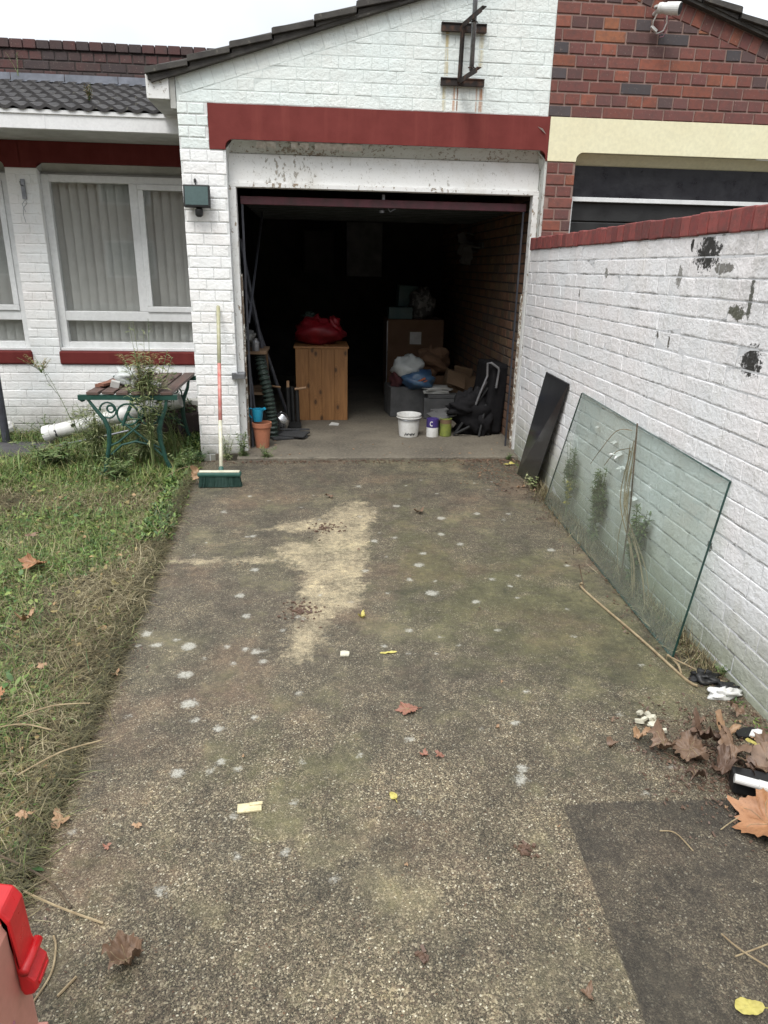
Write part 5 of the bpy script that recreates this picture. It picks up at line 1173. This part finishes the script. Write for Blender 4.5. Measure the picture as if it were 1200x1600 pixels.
# paper, plastic and tube by the wall
mb = MB(); mb.blobm((1.425, 2.0, .012), (.055, .022, .022), 61, .5, flat=.4)
single(mb, 'paper_tissue', 'white_plastic', (1.425, 2.0, 0), 'crumpled white tissue beside the black plastic scrap at the foot of the wall', 'litter', smooth=True)
mb = MB(); mb.blobm((1.415, 2.11, .012), (.045, .04, .022), 62, .4, flat=.4); mb.blobm((1.46, 2.04, .010), (.04, .03, .016), 63, .4, flat=.4)
single(mb, 'plastic_scrap', 'black_plastic', (1.415, 2.11, 0), 'black plastic scrap on the ground just beyond the crumpled white tissue', 'litter', smooth=True)
mb = MB(); mb.tube([(1.165, 1.515, .072), (1.22, 1.488, .069)], .013, 16); mb.tube([(1.22, 1.488, .069), (1.29, 1.455, .062)], .0145, 16)
single(mb, 'cardboard_tube', 'white_plastic', (1.22, 1.49, .06), 'white stubby tube lying over the large orange leaf at the right edge', 'tube')
mb = MB(); mb.obox((1.24, 1.53, .035), (.12, .07, .05), (0, 0, -.4)); mb.obox((1.30, 1.46, .032), (.07, .05, .05), (0, 0, .2))
single(mb, 'rubber_block', 'black_plastic', (1.24, 1.53, 0), 'black lump directly behind the white stubby tube', 'litter', bevel=.008)
chip('plastic_chip', 1.39, 1.79, (.045, .025, .012), 'black_plastic', 'flat black chip with a white scrap on top at the right edge', 'litter', 20, 4)
chip('white_scrap', 1.405, 1.775, (.028, .014, .006), 'white_plastic', 'white scrap lying on the flat black chip at the right edge', 'litter', 20, 5, z=.014)
rd = random.Random(64); mb = MB()
for i in range(14): mb.obox((1.085 + rd.gauss(0, .022), 1.865 + rd.gauss(0, .022), rd.uniform(.006, .02)), (rd.uniform(.01, .03), rd.uniform(.008, .02), rd.uniform(.006, .014)), (rd.uniform(-.5, .5), rd.uniform(-.5, .5), rd.uniform(0, 3)))
single(mb, 'plaster_crumbs', 'stone_chip', (1.085, 1.865, 0), 'little pile of cream plaster crumbs beside the curled leaves', 'rubble')
# soil and crumbs along the foot of the wall
tw = lambda pts, r, mat, label: single(MB().tube(cat([Vector(p) for p in pts], 5), r, 6), 'twig', mat, pts[0], label, 'twig')
tw([(1.235, 2.90, .03), (1.24, 2.864, .006), (1.304, 2.412, .008), (1.34, 2.12, .006), (1.36, 2.06, .01)], .0055, 'twig', 'long pale stick lying along the foot of the green glass')
tw([(1.235, 2.96, .10), (1.243, 2.93, .05), (1.24, 2.87, .005)], .003, 'dark_twig', 'short dark stick propped at the far end of the long pale stick')
tw([(1.33, 2.24, .03), (1.42, 2.12, .02), (1.50, 2.03, .015)], .003, 'twig', 'thin pale twig running from the glass corner to the wall')
tw([(1.345, 2.26, .02), (1.35, 2.19, .02), (1.34, 2.14, .01)], .004, 'twig', 'short forked twig at the near bottom corner of the glass')
tw([(-.735, 1.34, .02), (-.62, 1.285, .01), (-.50, 1.235, .004)], .0028, 'twig', 'straight pale straw lying on the driveway above the pink case')
tw([(-.84, 1.44, .04), (-.72, 1.39, .02), (-.65, 1.35, .008), (-.585, 1.28, .006)], .0028, 'dark_twig', 'dark curved twig reaching out of the dry grass above the pink case')
tw([(-.60, 1.21, .005), (-.585, 1.18, .005), (-.575, 1.12, .004), (-.59, 1.06, .004)], .0024, 'twig', 'curved pale straw close to the right of the pink case')
tw([(-.52, 1.11, .004), (-.545, 1.07, .004)], .003, 'twig', 'short pale stub of straw between the pink case and the brown leaf')
tw([(.902, 1.408, .004), (.94, 1.396, .006), (.958, 1.335, .004)], .0018, 'twig', 'thin bent straw lying on the dark driveway bay')
tw([(.90, 1.10, .004), (.918, 1.05, .012), (.98, .99, .004)], .0020, 'twig', 'branched brown twig near the bottom right corner')
tw([(.90, 1.045, .004), (.95, 1.055, .008), (1.02, 1.075, .004)], .0018, 'twig', 'faint straw crossing the branched brown twig at the bottom right')
tw([(1.07, 1.40, .004), (1.12, 1.425, .008), (1.17, 1.44, .02)], .0016, 'twig', 'slim leaf stalk left of the large orange leaf')
# patches of dirt on the drive
def crumb_pile(x, y, r, n, label, seed, mat='leaf_dark'):
    rd = random.Random(seed); mb = MB()
    for i in range(n):
        a, q = rd.uniform(0, 6.28), abs(rd.gauss(0, r)); s = rd.uniform(.003, .009)
        mb.obox((x + q * math.cos(a), y + q * math.sin(a), s * .4), (s * rd.uniform(1, 2.4), s, s * .7), (rd.uniform(-.5, .5), rd.uniform(-.5, .5), rd.uniform(0, 3)))
    o = single(mb, 'soil_crumbs', mat, (x, y, 0), label, 'soil')
crumb_pile(-.085, 2.745, .06, 120, 'dark heap of crumbled soil low on the pale patch', 1)
crumb_pile(.034, 3.77, .08, 70, 'thin scatter of dark crumbs high on the pale patch', 2)
crumb_pile(.523, 1.381, .018, 30, 'small dark smear of crumbs left of the dark bay', 3)
crumb_pile(.213, 1.10, .010, 16, 'tiny dark cluster near the bottom centre of the driveway', 4)

def debris(n, xf, yf, s0, s1, zmax, name, mat, label=None):
    rd = random.Random(n); mb = MB()
    for i in range(n):
        y = yf(rd); x = xf(rd, y); s = rd.uniform(s0, s1)
        mb.obox((x, y, rd.uniform(0, zmax)), (s * rd.uniform(1, 3), s, s * rd.uniform(.2, .5)), (rd.uniform(-.6, .6), rd.uniform(-.6, .6), rd.uniform(0, 3.1)))
    return tag(mb.build(name, mat), label, None, None, 'stuff')
debris(1500, lambda r, y: 1.59 - .026 * (5.36 - y) - abs(r.gauss(0, .075)) - .005, lambda r: r.uniform(1.2, 5.25), .0015, .006, .008, 'soil_debris', 'leaf_dark')
debris(700, lambda r, y: 1.59 - .026 * (5.36 - y) - abs(r.gauss(0, .11)) - .005, lambda r: r.uniform(1.2, 5.25), .002, .007, .008, 'leaf_litter', 'leaf_dark')
debris(700, lambda r, y: min(1.54, 1.35 + r.gauss(0, .17)), lambda r: 4.95 + r.gauss(0, .22) if r.random() < .7 else r.uniform(5.2, 5.3), .002, .008, .006, 'leaf_litter', 'leaf_brown')
debris(1800, lambda r, y: 1.24 + r.gauss(0, .12), lambda r: 1.66 + r.gauss(0, .13), .0015, .006, .006, 'soil_debris', 'leaf_dark')
debris(700, lambda r, y: DE(y) + r.gauss(.02, .05), lambda r: r.uniform(1., 5.1), .0015, .005, .006, 'soil_debris', 'leaf_dark')
debris(500, lambda r, y: r.uniform(-.95, 1.6), lambda r: 5.25 - abs(r.gauss(0, .05)), .002, .009, .008, 'soil_debris', 'leaf_dark')
debris(160, lambda r, y: r.uniform(-.4, 1.6), lambda r: 5.3 + abs(r.gauss(0, .3)), .002, .010, .028, 'leaf_litter', 'leaf_tan')

# ================================================================== PLANTS
LP = [.15, .8, 1, .75, .08]
def weed(name, x, y, z, h, label, leafm='weed_green', stemm='weed_green', n=90, ll=(.03, .06), lw=(.008, .014), spread=.06, stems=1, lean=(0, 0), cat_='weed', lo=.12, pitch=(.1, .7), droop=(-1.2, -.2), taper=True, group=None, r=.003, sx=1.):
    t = thing(name, (x, y, z), label, cat_, group)
    mb = MB(); anchors = []
    rd = random.Random(int(abs(x) * 1000 + y * 77))
    for s_ in range(stems):
        ang = rd.uniform(0, 6.28); hh = h * rd.uniform(.75, 1) if stems > 1 else h; sp = spread * (rd.uniform(.2, 1) if stems > 1 else .15)
        pts = []
        for k in range(7):
            q = k / 6; pts.append(Vector((x + (lean[0] * q * q + sx * sp * q ** 1.3 * math.cos(ang)) + rd.uniform(-.004, .004), y + lean[1] * q * q + sp * q ** 1.3 * math.sin(ang), z + hh * q)))
        mb.tube(pts, [r * (1 - .7 * k / 6) for k in range(7)], 5); anchors.append(pts)
        for b in range(3 if h > .3 else 0):
            q = rd.randint(2, 4); a = rd.uniform(0, 6.28); L_ = h * rd.uniform(.12, .28)
            bp = [pts[q], pts[q] + Vector((sx * math.cos(a) * L_ * .5, math.sin(a) * L_ * .5, L_ * .6)), pts[q] + Vector((sx * math.cos(a) * L_ * .7, math.sin(a) * L_ * .7, L_ * 1.2))]
            mb.tube(bp, r * .5, 4); anchors.append([bp[0].lerp(bp[1], k / 3) for k in range(3)] + [bp[1].lerp(bp[2], k / 3) for k in range(4)])
    mb.build('stem', stemm, t)
    P0 = np.zeros((n, 3)); sc = np.zeros(n)
    for i in range(n):
        a = anchors[rd.randrange(len(anchors))]; q = rd.uniform(lo, 1) * 6; k = min(5, int(q)); p = a[k].lerp(a[k + 1], q - k); P0[i] = p; sc[i] = 1.15 - .6 * q / 6 if taper else 1
    L = U(*ll, n) * sc; W = U(*lw, n) * sc
    V_, F_ = ribbons(P0, U(0, 6.28, n), L, W, U(*pitch, n), U(*droop, n), U(-.3, .3, n), 4, LP, U(-.5, .5, n))
    V_[:, 0] = x + (V_[:, 0] - x) * (sx * .5 + .5)
    np_mesh('leaves', [(V_ - np.array([x, y, z]), F_)], [leafm], t); return t
weed('tall_weed', -1.19, 5.0, -.03, 1.10, 'tall feathery green-brown weed standing in front of the garden table', 'weed_pale', n=900, ll=(.05, .11), lw=(.006, .012), stems=5, spread=.10, lo=.22, r=.004)
weed('tall_weed', -1.24, 5.12, .55, .30, 'rusty seeding weed clump sprouting over the top of the garden table', 'weed_rust', n=700, ll=(.04, .08), lw=(.005, .010), stems=9, spread=.17, lo=.05)
weed('tall_weed', -1.13, 5.5, .0, .68, 'dark green leafy weed growing up through the right side of the garden table', 'weed_dark', n=220, ll=(.05, .09), lw=(.012, .022), stems=4, spread=.18, lo=.5)
weed('tall_weed', -1.72, 5.15, -.03, .80, 'leaning weed with a rusty flower head left of the garden table', 'weed_green', n=120, ll=(.03, .05), lw=(.004, .008), stems=1, lean=(-.22, 0), lo=.3)
weed('seeding_weed', -1.93, 5.15, .68, .12, 'rusty brown seed head at the tip of the leaning weed', 'weed_rust', n=240, ll=(.02, .04), lw=(.004, .008), stems=7, spread=.14, lo=.3, cat_='weed')
weed('bushy_weed', -1.66, 5.2, -.03, .50, 'pale feathery bush of weed against the left leg of the garden table', 'weed_pale', n=1300, ll=(.06, .12), lw=(.004, .008), stems=12, spread=.22, lo=.25)
weed('bushy_weed', -1.28, 5.2, -.03, .36, 'tuft of long yellow-green grass between the legs of the garden table', 'weed_pale', n=420, ll=(.10, .20), lw=(.005, .010), stems=8, spread=.14, lo=.3, pitch=(.4, 1.3), droop=(-2.6, -1))
weed('bushy_weed', -1.30, 5.35, -.03, .30, 'bright green leafy clump under the garden table', 'weed_green', n=260, ll=(.05, .10), lw=(.008, .016), stems=8, spread=.20)
weed('bushy_weed', -1.85, 6.2, -.05, .26, 'low green weed against the white wall behind the downpipe', 'weed_dark', n=200, ll=(.03, .06), lw=(.012, .02), stems=7, spread=.22, lo=.2)
weed('bushy_weed', -2.05, 6.25, -.05, .30, 'dark purple-leaved weed standing above the white downpipe', 'purple_leaf', n=70, ll=(.03, .05), lw=(.02, .03), stems=5, spread=.16, lo=.4)
weed('bushy_weed', -2.36, 6.2, -.05, .20, 'low green weed by the plinth between post and downpipe', 'weed_green', n=180, ll=(.03, .06), lw=(.010, .02), stems=7, spread=.22, lo=.1)
weed('bushy_weed', -1.13, 6.1, -.05, .5, 'dark leafy weed in the corner behind the garden table', 'weed_dark', n=260, ll=(.04, .07), lw=(.016, .028), stems=7, spread=.22, lo=.2)
weed('bushy_weed', -.70, 5.30, -.02, .22, 'feathery green weed at the foot of the garage pier behind the broom', 'weed_pale', n=240, ll=(.03, .06), lw=(.004, .008), stems=9, spread=.10, lo=.1)
weed('bushy_weed', -.58, 5.34, -.02, .24, 'bright green weed at the foot of the left door frame', 'weed_green', n=200, ll=(.03, .06), lw=(.006, .012), stems=7, spread=.09, lo=.1)
weed('bushy_weed', -.40, 5.30, .0, .11, 'small green tuft in front of the terracotta pot', 'weed_green', n=130, ll=(.03, .05), lw=(.005, .010), stems=7, spread=.09, lo=.05)
weed('bushy_weed', -.90, 5.25, -.02, .12, 'low dark weed at the left corner of the garage pier', 'weed_dark', n=200, ll=(.02, .04), lw=(.010, .018), stems=8, spread=.14, lo=.05)
weed('bushy_weed', 1.50, 5.24, .0, .06, 'small green tuft at the foot of the right garage jamb', 'weed_green', n=80, ll=(.02, .035), lw=(.004, .008), stems=5, spread=.05, lo=.05)
weed('wall_weed', 1.515, 3.92, .0, .47, 'spindly green and yellow weed behind the far edge of the green glass', 'weed_green', n=420, ll=(.035, .055), lw=(.012, .022), stems=5, spread=.10, lo=.1, sx=.2)
weed('wall_weed', 1.49, 3.86, .0, .28, 'yellow weed low behind the far edge of the green glass', 'weed_yellow', n=70, ll=(.025, .04), lw=(.010, .016), stems=2, spread=.04, lo=.4)
weed('wall_weed', 1.50, 3.46, .0, .46, 'bushy green weed behind the glass, second from its far end', 'weed_green', n=900, ll=(.04, .07), lw=(.010, .018), stems=8, spread=.13, lo=.05, sx=.2)
weed('wall_weed', 1.49, 2.93, .0, .42, 'pointed dark green weed behind the middle of the glass', 'weed_green', n=650, ll=(.04, .065), lw=(.012, .02), stems=5, spread=.09, lo=.02, sx=.2)
weed('wall_weed', 1.46, 4.46, .0, .12, 'little pale weed between the tinted panel and the glass', 'weed_pale', n=40, ll=(.03, .05), lw=(.014, .02), stems=3, spread=.06, lo=.3)
weed('bushy_weed', -1.95, 5.25, -.03, .24, 'broad-leaved bright green weed clump at the left edge in front of the downpipe', 'weed_green', n=300, ll=(.05, .09), lw=(.014, .026), stems=9, spread=.30, lo=.1)
weed('bushy_weed', -1.40, 4.86, -.03, .20, 'low bright weed clump in front of the near table legs', 'weed_green', n=300, ll=(.04, .08), lw=(.010, .02), stems=9, spread=.28, lo=.1)
weed('bushy_weed', -.98, 5.05, -.03, .18, 'leafy weed clump between the right table leg and the broom head', 'weed_green', n=240, ll=(.03, .06), lw=(.010, .018), stems=8, spread=.18, lo=.1)
weed('wall_weed', 1.50, 2.14, .0, .05, 'small moss-green tuft at the wall beside the glass corner', 'weed_green', n=90, ll=(.012, .025), lw=(.004, .007), stems=6, spread=.05, lo=.05)
# dead stalks behind the glass
t = thing('dry_stalks', (1.46, 3.1, 0), 'bundle of dry pale climbing stalks behind the middle of the glass', 'stalks')
mb = MB(); rd = random.Random(120)
for i in range(7):
    y0 = 2.75 + rd.uniform(-.12, .2)
    mb.tube(cat([Vector((1.44, y0, 0)), Vector((1.455, y0 + .1 + rd.uniform(-.04, .04), .16)), Vector((1.475, 3.08 + rd.uniform(-.05, .05), .36)), Vector((1.515, 3.16 + rd.uniform(-.04, .04), .55 + rd.uniform(-.1, .16)))], 4), rd.uniform(.0015, .003), 5)
mb.tube(cat([Vector((1.515, 3.19, .70)), Vector((1.51, 3.35, .66)), Vector((1.50, 3.52, .50)), Vector((1.50, 3.6, .42))], 4), .002, 5); mb.tube(cat([Vector((1.515, 3.16, .62)), Vector((1.51, 3.32, .56)), Vector((1.50, 3.42, .46))], 4), .002, 5)
mb.build('stems', 'twig', t)
single(MB().tube([(1.425, 2.90, .02), (1.47, 3.0, .38), (1.514, 3.14, .745)], .0035, 6), 'garden_cane', 'dark_twig', (1.425, 2.9, .02), 'thin straight dark cane behind the glass, rising to its top edge', 'cane')
# dead grass clump at foot of wall behind glass (ground cover)
n = 2600; y = U(2.1, 4.6, n); x = wx(y) - np.abs(rng.normal(0, .05, n)) - .01
V1, F1 = ribbons(np.stack([x, y, np.zeros(n)], 1), U(0, 6.28, n), U(.03, .11, n), U(.002, .004, n), U(.3, 1.5, n), U(-1.5, .3, n), U(-1, 1, n), 4)
keep = slice(None)
tag(np_mesh('dry_grass_at_wall', [(V1 * np.array([1, 1, 1]), F1)], ['straw']), kind='stuff')
o = bpy.data.objects['dry_grass_at_wall']; me = o.data
co = np.empty(len(me.vertices) * 3); me.vertices.foreach_get('co', co); co = co.reshape(-1, 3); co[:, 0] = np.minimum(co[:, 0], 1.59 - .026 * (5.36 - co[:, 1]) - .004); me.vertices.foreach_set('co', co.ravel()); me.update()
n = 900; y = U(1.2, 5.2, n); x = wx(y) - np.abs(rng.normal(0, .03, n)) - .02
V1, F1 = ribbons(np.stack([x, y, np.zeros(n)], 1), U(0, 6.28, n), U(.01, .028, n), U(.003, .007, n), U(.2, 1.3, n), U(-1.5, .3, n), U(-1, 1, n), 3)
tag(np_mesh('moss_at_wall', [(V1, F1)], ['cover']), kind='stuff')

# lawn: masks in world space
def lump(x, y, s): return np.sin(x * 3.1 * s + 1.7) * np.sin(y * 2.7 * s + .4) + .6 * np.sin(x * 7.3 * s - y * 4.1 * s) + .4 * np.sin(y * 11 * s + x * 3 * s)
def gz(x, y): return ground_z(x, y)
def scatter(n, dens):
    xs, ys = [], []; tot = 0
    while tot < n:
        y = rng.uniform(.7, 6.4, n * 2) ; k = rng.uniform(0, 1, n * 2); y = .7 + (y - .7) * (k * .5 + .5) if False else y
        x = rng.uniform(-3.4, -.55, n * 2)
        p = dens(x, y); m = rng.uniform(0, 1, n * 2) < p; xs.append(x[m]); ys.append(y[m]); tot += m.sum()
    return np.concatenate(xs)[:n], np.concatenate(ys)[:n]
dist = lambda x, y: DE(y) - x                        # >0 on the lawn
inlawn = lambda x, y: (dist(x, y) > -.02) & ~((x < -2.25 + .06 * np.sin(9 * y)) & (y > 5.57) & (y < 5.93)) & (y < 6.45) & ~((x > -.95) & (y > 5.37)) & (x > -1.2 - .45 * y)
near = lambda y: np.clip(1.35 - y * .17, .35, 1.2)
strawband = lambda x, y: np.clip(1.25 - dist(x, y) / (.27 + .10 * lump(x * 0, y, 1) * .5), 0, 1) * (y < 4.1)
brownstrip = lambda x, y: np.exp(-((y - 4.35 - .08 * np.sin(3 * x)) / .25) ** 2) * .9
green = lambda x, y: np.clip(.72 + .35 * lump(x, y, 1) - .60 * strawband(x, y) - .5 * brownstrip(x, y) + .5 * ((y > 4.6) & (x > -1.8)), .03, 1)
def dens_g(x, y): return inlawn(x, y) * green(x, y) * near(y)
def dens_s(x, y): return inlawn(x, y) * np.clip(strawband(x, y) * 1.0 + .55 * brownstrip(x, y) + .14 + .22 * (y < 2.6), 0, 1) * near(y)
def blades(n, dens, L, W, pitch, dp, segs, zoff=(0, .01), prof=None, tw=0, daz=.6):
    x, y = scatter(n, dens); z = gz(x, y) + U(*zoff, n); k = np.clip((y - 1) / 4, 0, 1)
    return ribbons(np.stack([x, y, z], 1), U(0, 6.28, n), U(*L, n), U(*W, n) * (1 + .5 * k), U(*pitch, n), U(*dp, n), rng.normal(0, daz, n), segs, prof, U(-tw, tw, n) if tw else None)
G1 = blades(80000, dens_g, (.025, .085), (.0018, .0036), (.5, 1.5), (-2.0, .2), 3)
G2 = blades(6000, dens_g, (.07, .17), (.002, .004), (.6, 1.4), (-2.4, -.6), 4)
G3 = blades(5200, lambda x, y: inlawn(x, y) * (y > 4.7) * (x < -.95) * np.clip(.5 + .5 * lump(x, y, 1.3), 0, 1), (.08, .20), (.003, .006), (.6, 1.4), (-2.2, -.2), 4)
G4 = blades(1500, lambda x, y: inlawn(x, y) * (y < 2.6) * (lump(x, y, 1.6) > .1), (.05, .14), (.002, .004), (.2, 1.2), (-2.0, -.2), 4)
tag(np_mesh('grass', [G1, G2, G3, G4], ['grass']), kind='stuff')
C1 = blades(24000, dens_g, (.008, .022), (.005, .012), (-.1, .8), (-1.2, .1), 3, (.01, .045), [.2, 1, .85, .1], .5)
C2 = blades(1800, lambda x, y: dens_g(x, y) * (lump(x, y, 2.1) > .2), (.02, .045), (.010, .02), (0, .9), (-1.2, .0), 4, (.01, .05), LP, .5)
tag(np_mesh('ground_cover', [C1, C2], ['cover']), kind='stuff')
S1 = blades(60000, dens_s, (.025, .09), (.0010, .0024), (-.35, .45), (-1.0, .6), 3, (.0, .05), [1, 1, .8, .3], 0, .5)
S2 = blades(3800, dens_s, (.08, .20), (.0010, .0020), (-.1, .7), (-1.5, -.2), 6, (.01, .055), [1, 1, 1, 1, .8, .6, .2], 0, .8)
S3 = blades(7000, lambda x, y: inlawn(x, y) * .5 * near(y), (.03, .10), (.0012, .0026), (-.1, .6), (-1.0, .2), 4, (.01, .05), None, 0, 1)
for V_, F_ in (S1, S2, S3): V_[:, 2] = np.maximum(V_[:, 2], np.where(V_[:, 0] > DE(V_[:, 1]), .003, -.05))
n = 9000; y = U(1.0, 5.1, n); x = DE(y) - np.abs(rng.normal(0, .045, n)) + .01
Fr = ribbons(np.stack([x, y, U(-.03, .035, n)], 1), rng.normal(0, .9, n), U(.02, .08, n), U(.0015, .0035, n), U(-.2, .8, n), U(-2.2, -.4, n), rng.normal(0, .6, n), 3)
Fr[0][:, 2] = np.maximum(Fr[0][:, 2], np.where(Fr[0][:, 0] > DE(Fr[0][:, 1]), .003, -.06))
tag(np_mesh('edge_fringe', [Fr], ['fringe']), kind='stuff')
tag(np_mesh('dry_grass', [S1, S2, S3], ['straw']), kind='stuff')
# mossy tufts right along the driveway edge, far half, and dead brown leaves within the mat
E1 = blades(9000, lambda x, y: inlawn(x, y) * (dist(x, y) < .16) * (y > 3.6) * .9, (.02, .05), (.006, .012), (0, 1.2), (-1.4, .2), 3, (.0, .05), [.2, 1, .85, .1], .5)
tag(np_mesh('edge_moss', [E1], ['cover']), kind='stuff')
D1 = blades(900, lambda x, y: inlawn(x, y) * np.clip(.35 + strawband(x, y), 0, 1) * near(y), (.012, .04), (.008, .022), (-.3, .6), (-1.5, .6), 3, (.02, .05), [.3, 1, .9, .2], .7)
tag(np_mesh('leaf_litter', [D1], ['weed_rust']), kind='stuff')
# weeds on the tiled roof
weed('roof_moss', -1.68, 6.15, 2.56, .12, 'brown tuft of dead growth on the tiles beside the eaves box', 'weed_rust', n=110, ll=(.02, .04), lw=(.006, .012), stems=6, spread=.08, cat_='moss')
weed('roof_weed', -2.62, 7.42, 2.98, .22, 'pale spindly dead weed growing out of the lead flashing', 'weed_pale', n=26, ll=(.02, .04), lw=(.004, .008), stems=3, spread=.08, lo=.4)
for n_, ln_ in (('fallen_twig', 0),):
    rd = random.Random(140)
    for i, (x, y, a, l_, lab) in enumerate(((-1.05, 4.75, 60, .30, 'long pale grass stem arching over the lawn in front of the garden table'), (-.98, 2.0, 15, .22, 'bleached straw crossing the lawn at the left edge near the deep orange leaf'), (-1.02, 1.95, -10, .18, 'second bleached straw just below the first at the left edge'), (-.87, 1.72, 35, .24, 'pale stick half buried in the dry grass left of the driveway'))):
        dx, dy = l_ * math.cos(R(a)), l_ * math.sin(R(a)); z = .03
        single(MB().tube(cat([Vector((x, y, z)), Vector((x + dx * .5, y + dy * .5, z + .02)), Vector((x + dx, y + dy, z + .005))], 4), .0026, 5), 'straw_stem', 'twig', (x, y, z), lab, 'stem')

# ================================================================== ADDED TERRACE (unseen, blocks low sky light from the garage; mirrored in the windows)
ot = thing('blocker_terrace', (0, -15, 0), 'unseen brown brick terrace added behind the camera to block low sky light', 'house')
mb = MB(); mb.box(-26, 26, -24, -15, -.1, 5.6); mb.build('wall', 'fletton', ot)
MB().prism([(-15 + .4, 5.6), (-24.4, 5.6), (-19.7, 8.4)], -26.3, 26.3, axis='x').build('roof', 'tile', ot)
for i in range(12):
    for z in (.9, 3.4):
        x = -24.5 + i * 4.2; fo = MB().box(x, x + 1.8, -15.0, -14.95, z, z + 1.3).build('window', 'upvc', ot); MB().box(x + .08, x + 1.72, -14.949, -14.94, z + .08, z + 1.22).build('pane', 'lamp_glass', fo)

# ================================================================== CAMERA, SKY, SUN
f_px, p, yw, ro = 1087.74, R(19.3015), R(5.6574), R(1.1215)
Fv = Vector((math.sin(yw) * math.cos(p), math.cos(yw) * math.cos(p), -math.sin(p))); R0 = Vector((math.cos(yw), -math.sin(yw), 0)); U0 = R0.cross(Fv)
Rv = math.cos(ro) * R0 + math.sin(ro) * U0; Uv = -math.sin(ro) * R0 + math.cos(ro) * U0
cam = bpy.data.cameras.new('camera'); co = bpy.data.objects.new('camera', cam); COL.objects.link(co)
M4 = Matrix((Rv, Uv, -Fv)).transposed().to_4x4(); M4.translation = Vector((0, 0, 1.42)); co.matrix_world = M4
cam.sensor_fit = 'HORIZONTAL'; cam.sensor_width = 36; cam.lens = f_px / 1200 * 36; cam.clip_start = .05; cam.clip_end = 400
scene.camera = co

w = bpy.data.worlds.new('World'); scene.world = w; w.use_nodes = True; nt = w.node_tree; nt.nodes.clear()
EL, AZ = R(58), R(200)
out = nt.nodes.new('ShaderNodeOutputWorld'); bg = nt.nodes.new('ShaderNodeBackground'); bg.inputs[1].default_value = .11
sky = nt.nodes.new('ShaderNodeTexSky'); sky.sky_type = 'NISHITA'; sky.sun_disc = False; sky.sun_elevation = EL; sky.sun_rotation = AZ
tc = nt.nodes.new('ShaderNodeTexCoord'); sx = nt.nodes.new('ShaderNodeSeparateXYZ'); nt.links.new(tc.outputs['Generated'], sx.inputs[0])
mrn = nt.nodes.new('ShaderNodeMapRange'); nt.links.new(sx.outputs[2], mrn.inputs[0]); mrn.inputs[1].default_value = 0; mrn.inputs[2].default_value = 1; mrn.inputs[3].default_value = 2.6; mrn.inputs[4].default_value = 10.5
nz = nt.nodes.new('ShaderNodeTexNoise'); nz.inputs['Scale'].default_value = 2.2; nz.inputs['Detail'].default_value = 5; nt.links.new(tc.outputs['Generated'], nz.inputs['Vector'])
cr = nt.nodes.new('ShaderNodeMapRange'); nt.links.new(nz.outputs['Fac'], cr.inputs[0]); cr.inputs[1].default_value = .3; cr.inputs[2].default_value = .7; cr.inputs[3].default_value = .62; cr.inputs[4].default_value = 1.08
mu = nt.nodes.new('ShaderNodeMath'); mu.operation = 'MULTIPLY'; nt.links.new(mrn.outputs[0], mu.inputs[0]); nt.links.new(cr.outputs[0], mu.inputs[1])
cx = nt.nodes.new('ShaderNodeCombineColor')
for i, k in enumerate((.97, 1.0, 1.03)):
    m_ = nt.nodes.new('ShaderNodeMath'); m_.operation = 'MULTIPLY'; m_.inputs[1].default_value = k; nt.links.new(mu.outputs[0], m_.inputs[0]); nt.links.new(m_.outputs[0], cx.inputs[i])
mx = nt.nodes.new('ShaderNodeMix'); mx.data_type = 'RGBA'; mx.inputs[0].default_value = .92
nt.links.new(sky.outputs[0], mx.inputs[6]); nt.links.new(cx.outputs[0], mx.inputs[7]); nt.links.new(mx.outputs[2], bg.inputs[0]); nt.links.new(bg.outputs[0], out.inputs[0])
sun = bpy.data.lights.new('sun', 'SUN'); sun.energy = 1.1; sun.angle = R(25); sun.color = (1, .97, .93)
so = bpy.data.objects.new('sun', sun); COL.objects.link(so); so.rotation_euler = (R(90) - EL, 0, R(-22)); so.location = (0, -5, 8)
vs = scene.view_settings; vs.view_transform = 'Standard'; vs.look = 'None'; vs.exposure = 1.32; vs.gamma = 1
scene.render.engine = 'CYCLES'; scene.cycles.transparent_max_bounces = 16; scene.cycles.max_bounces = 8
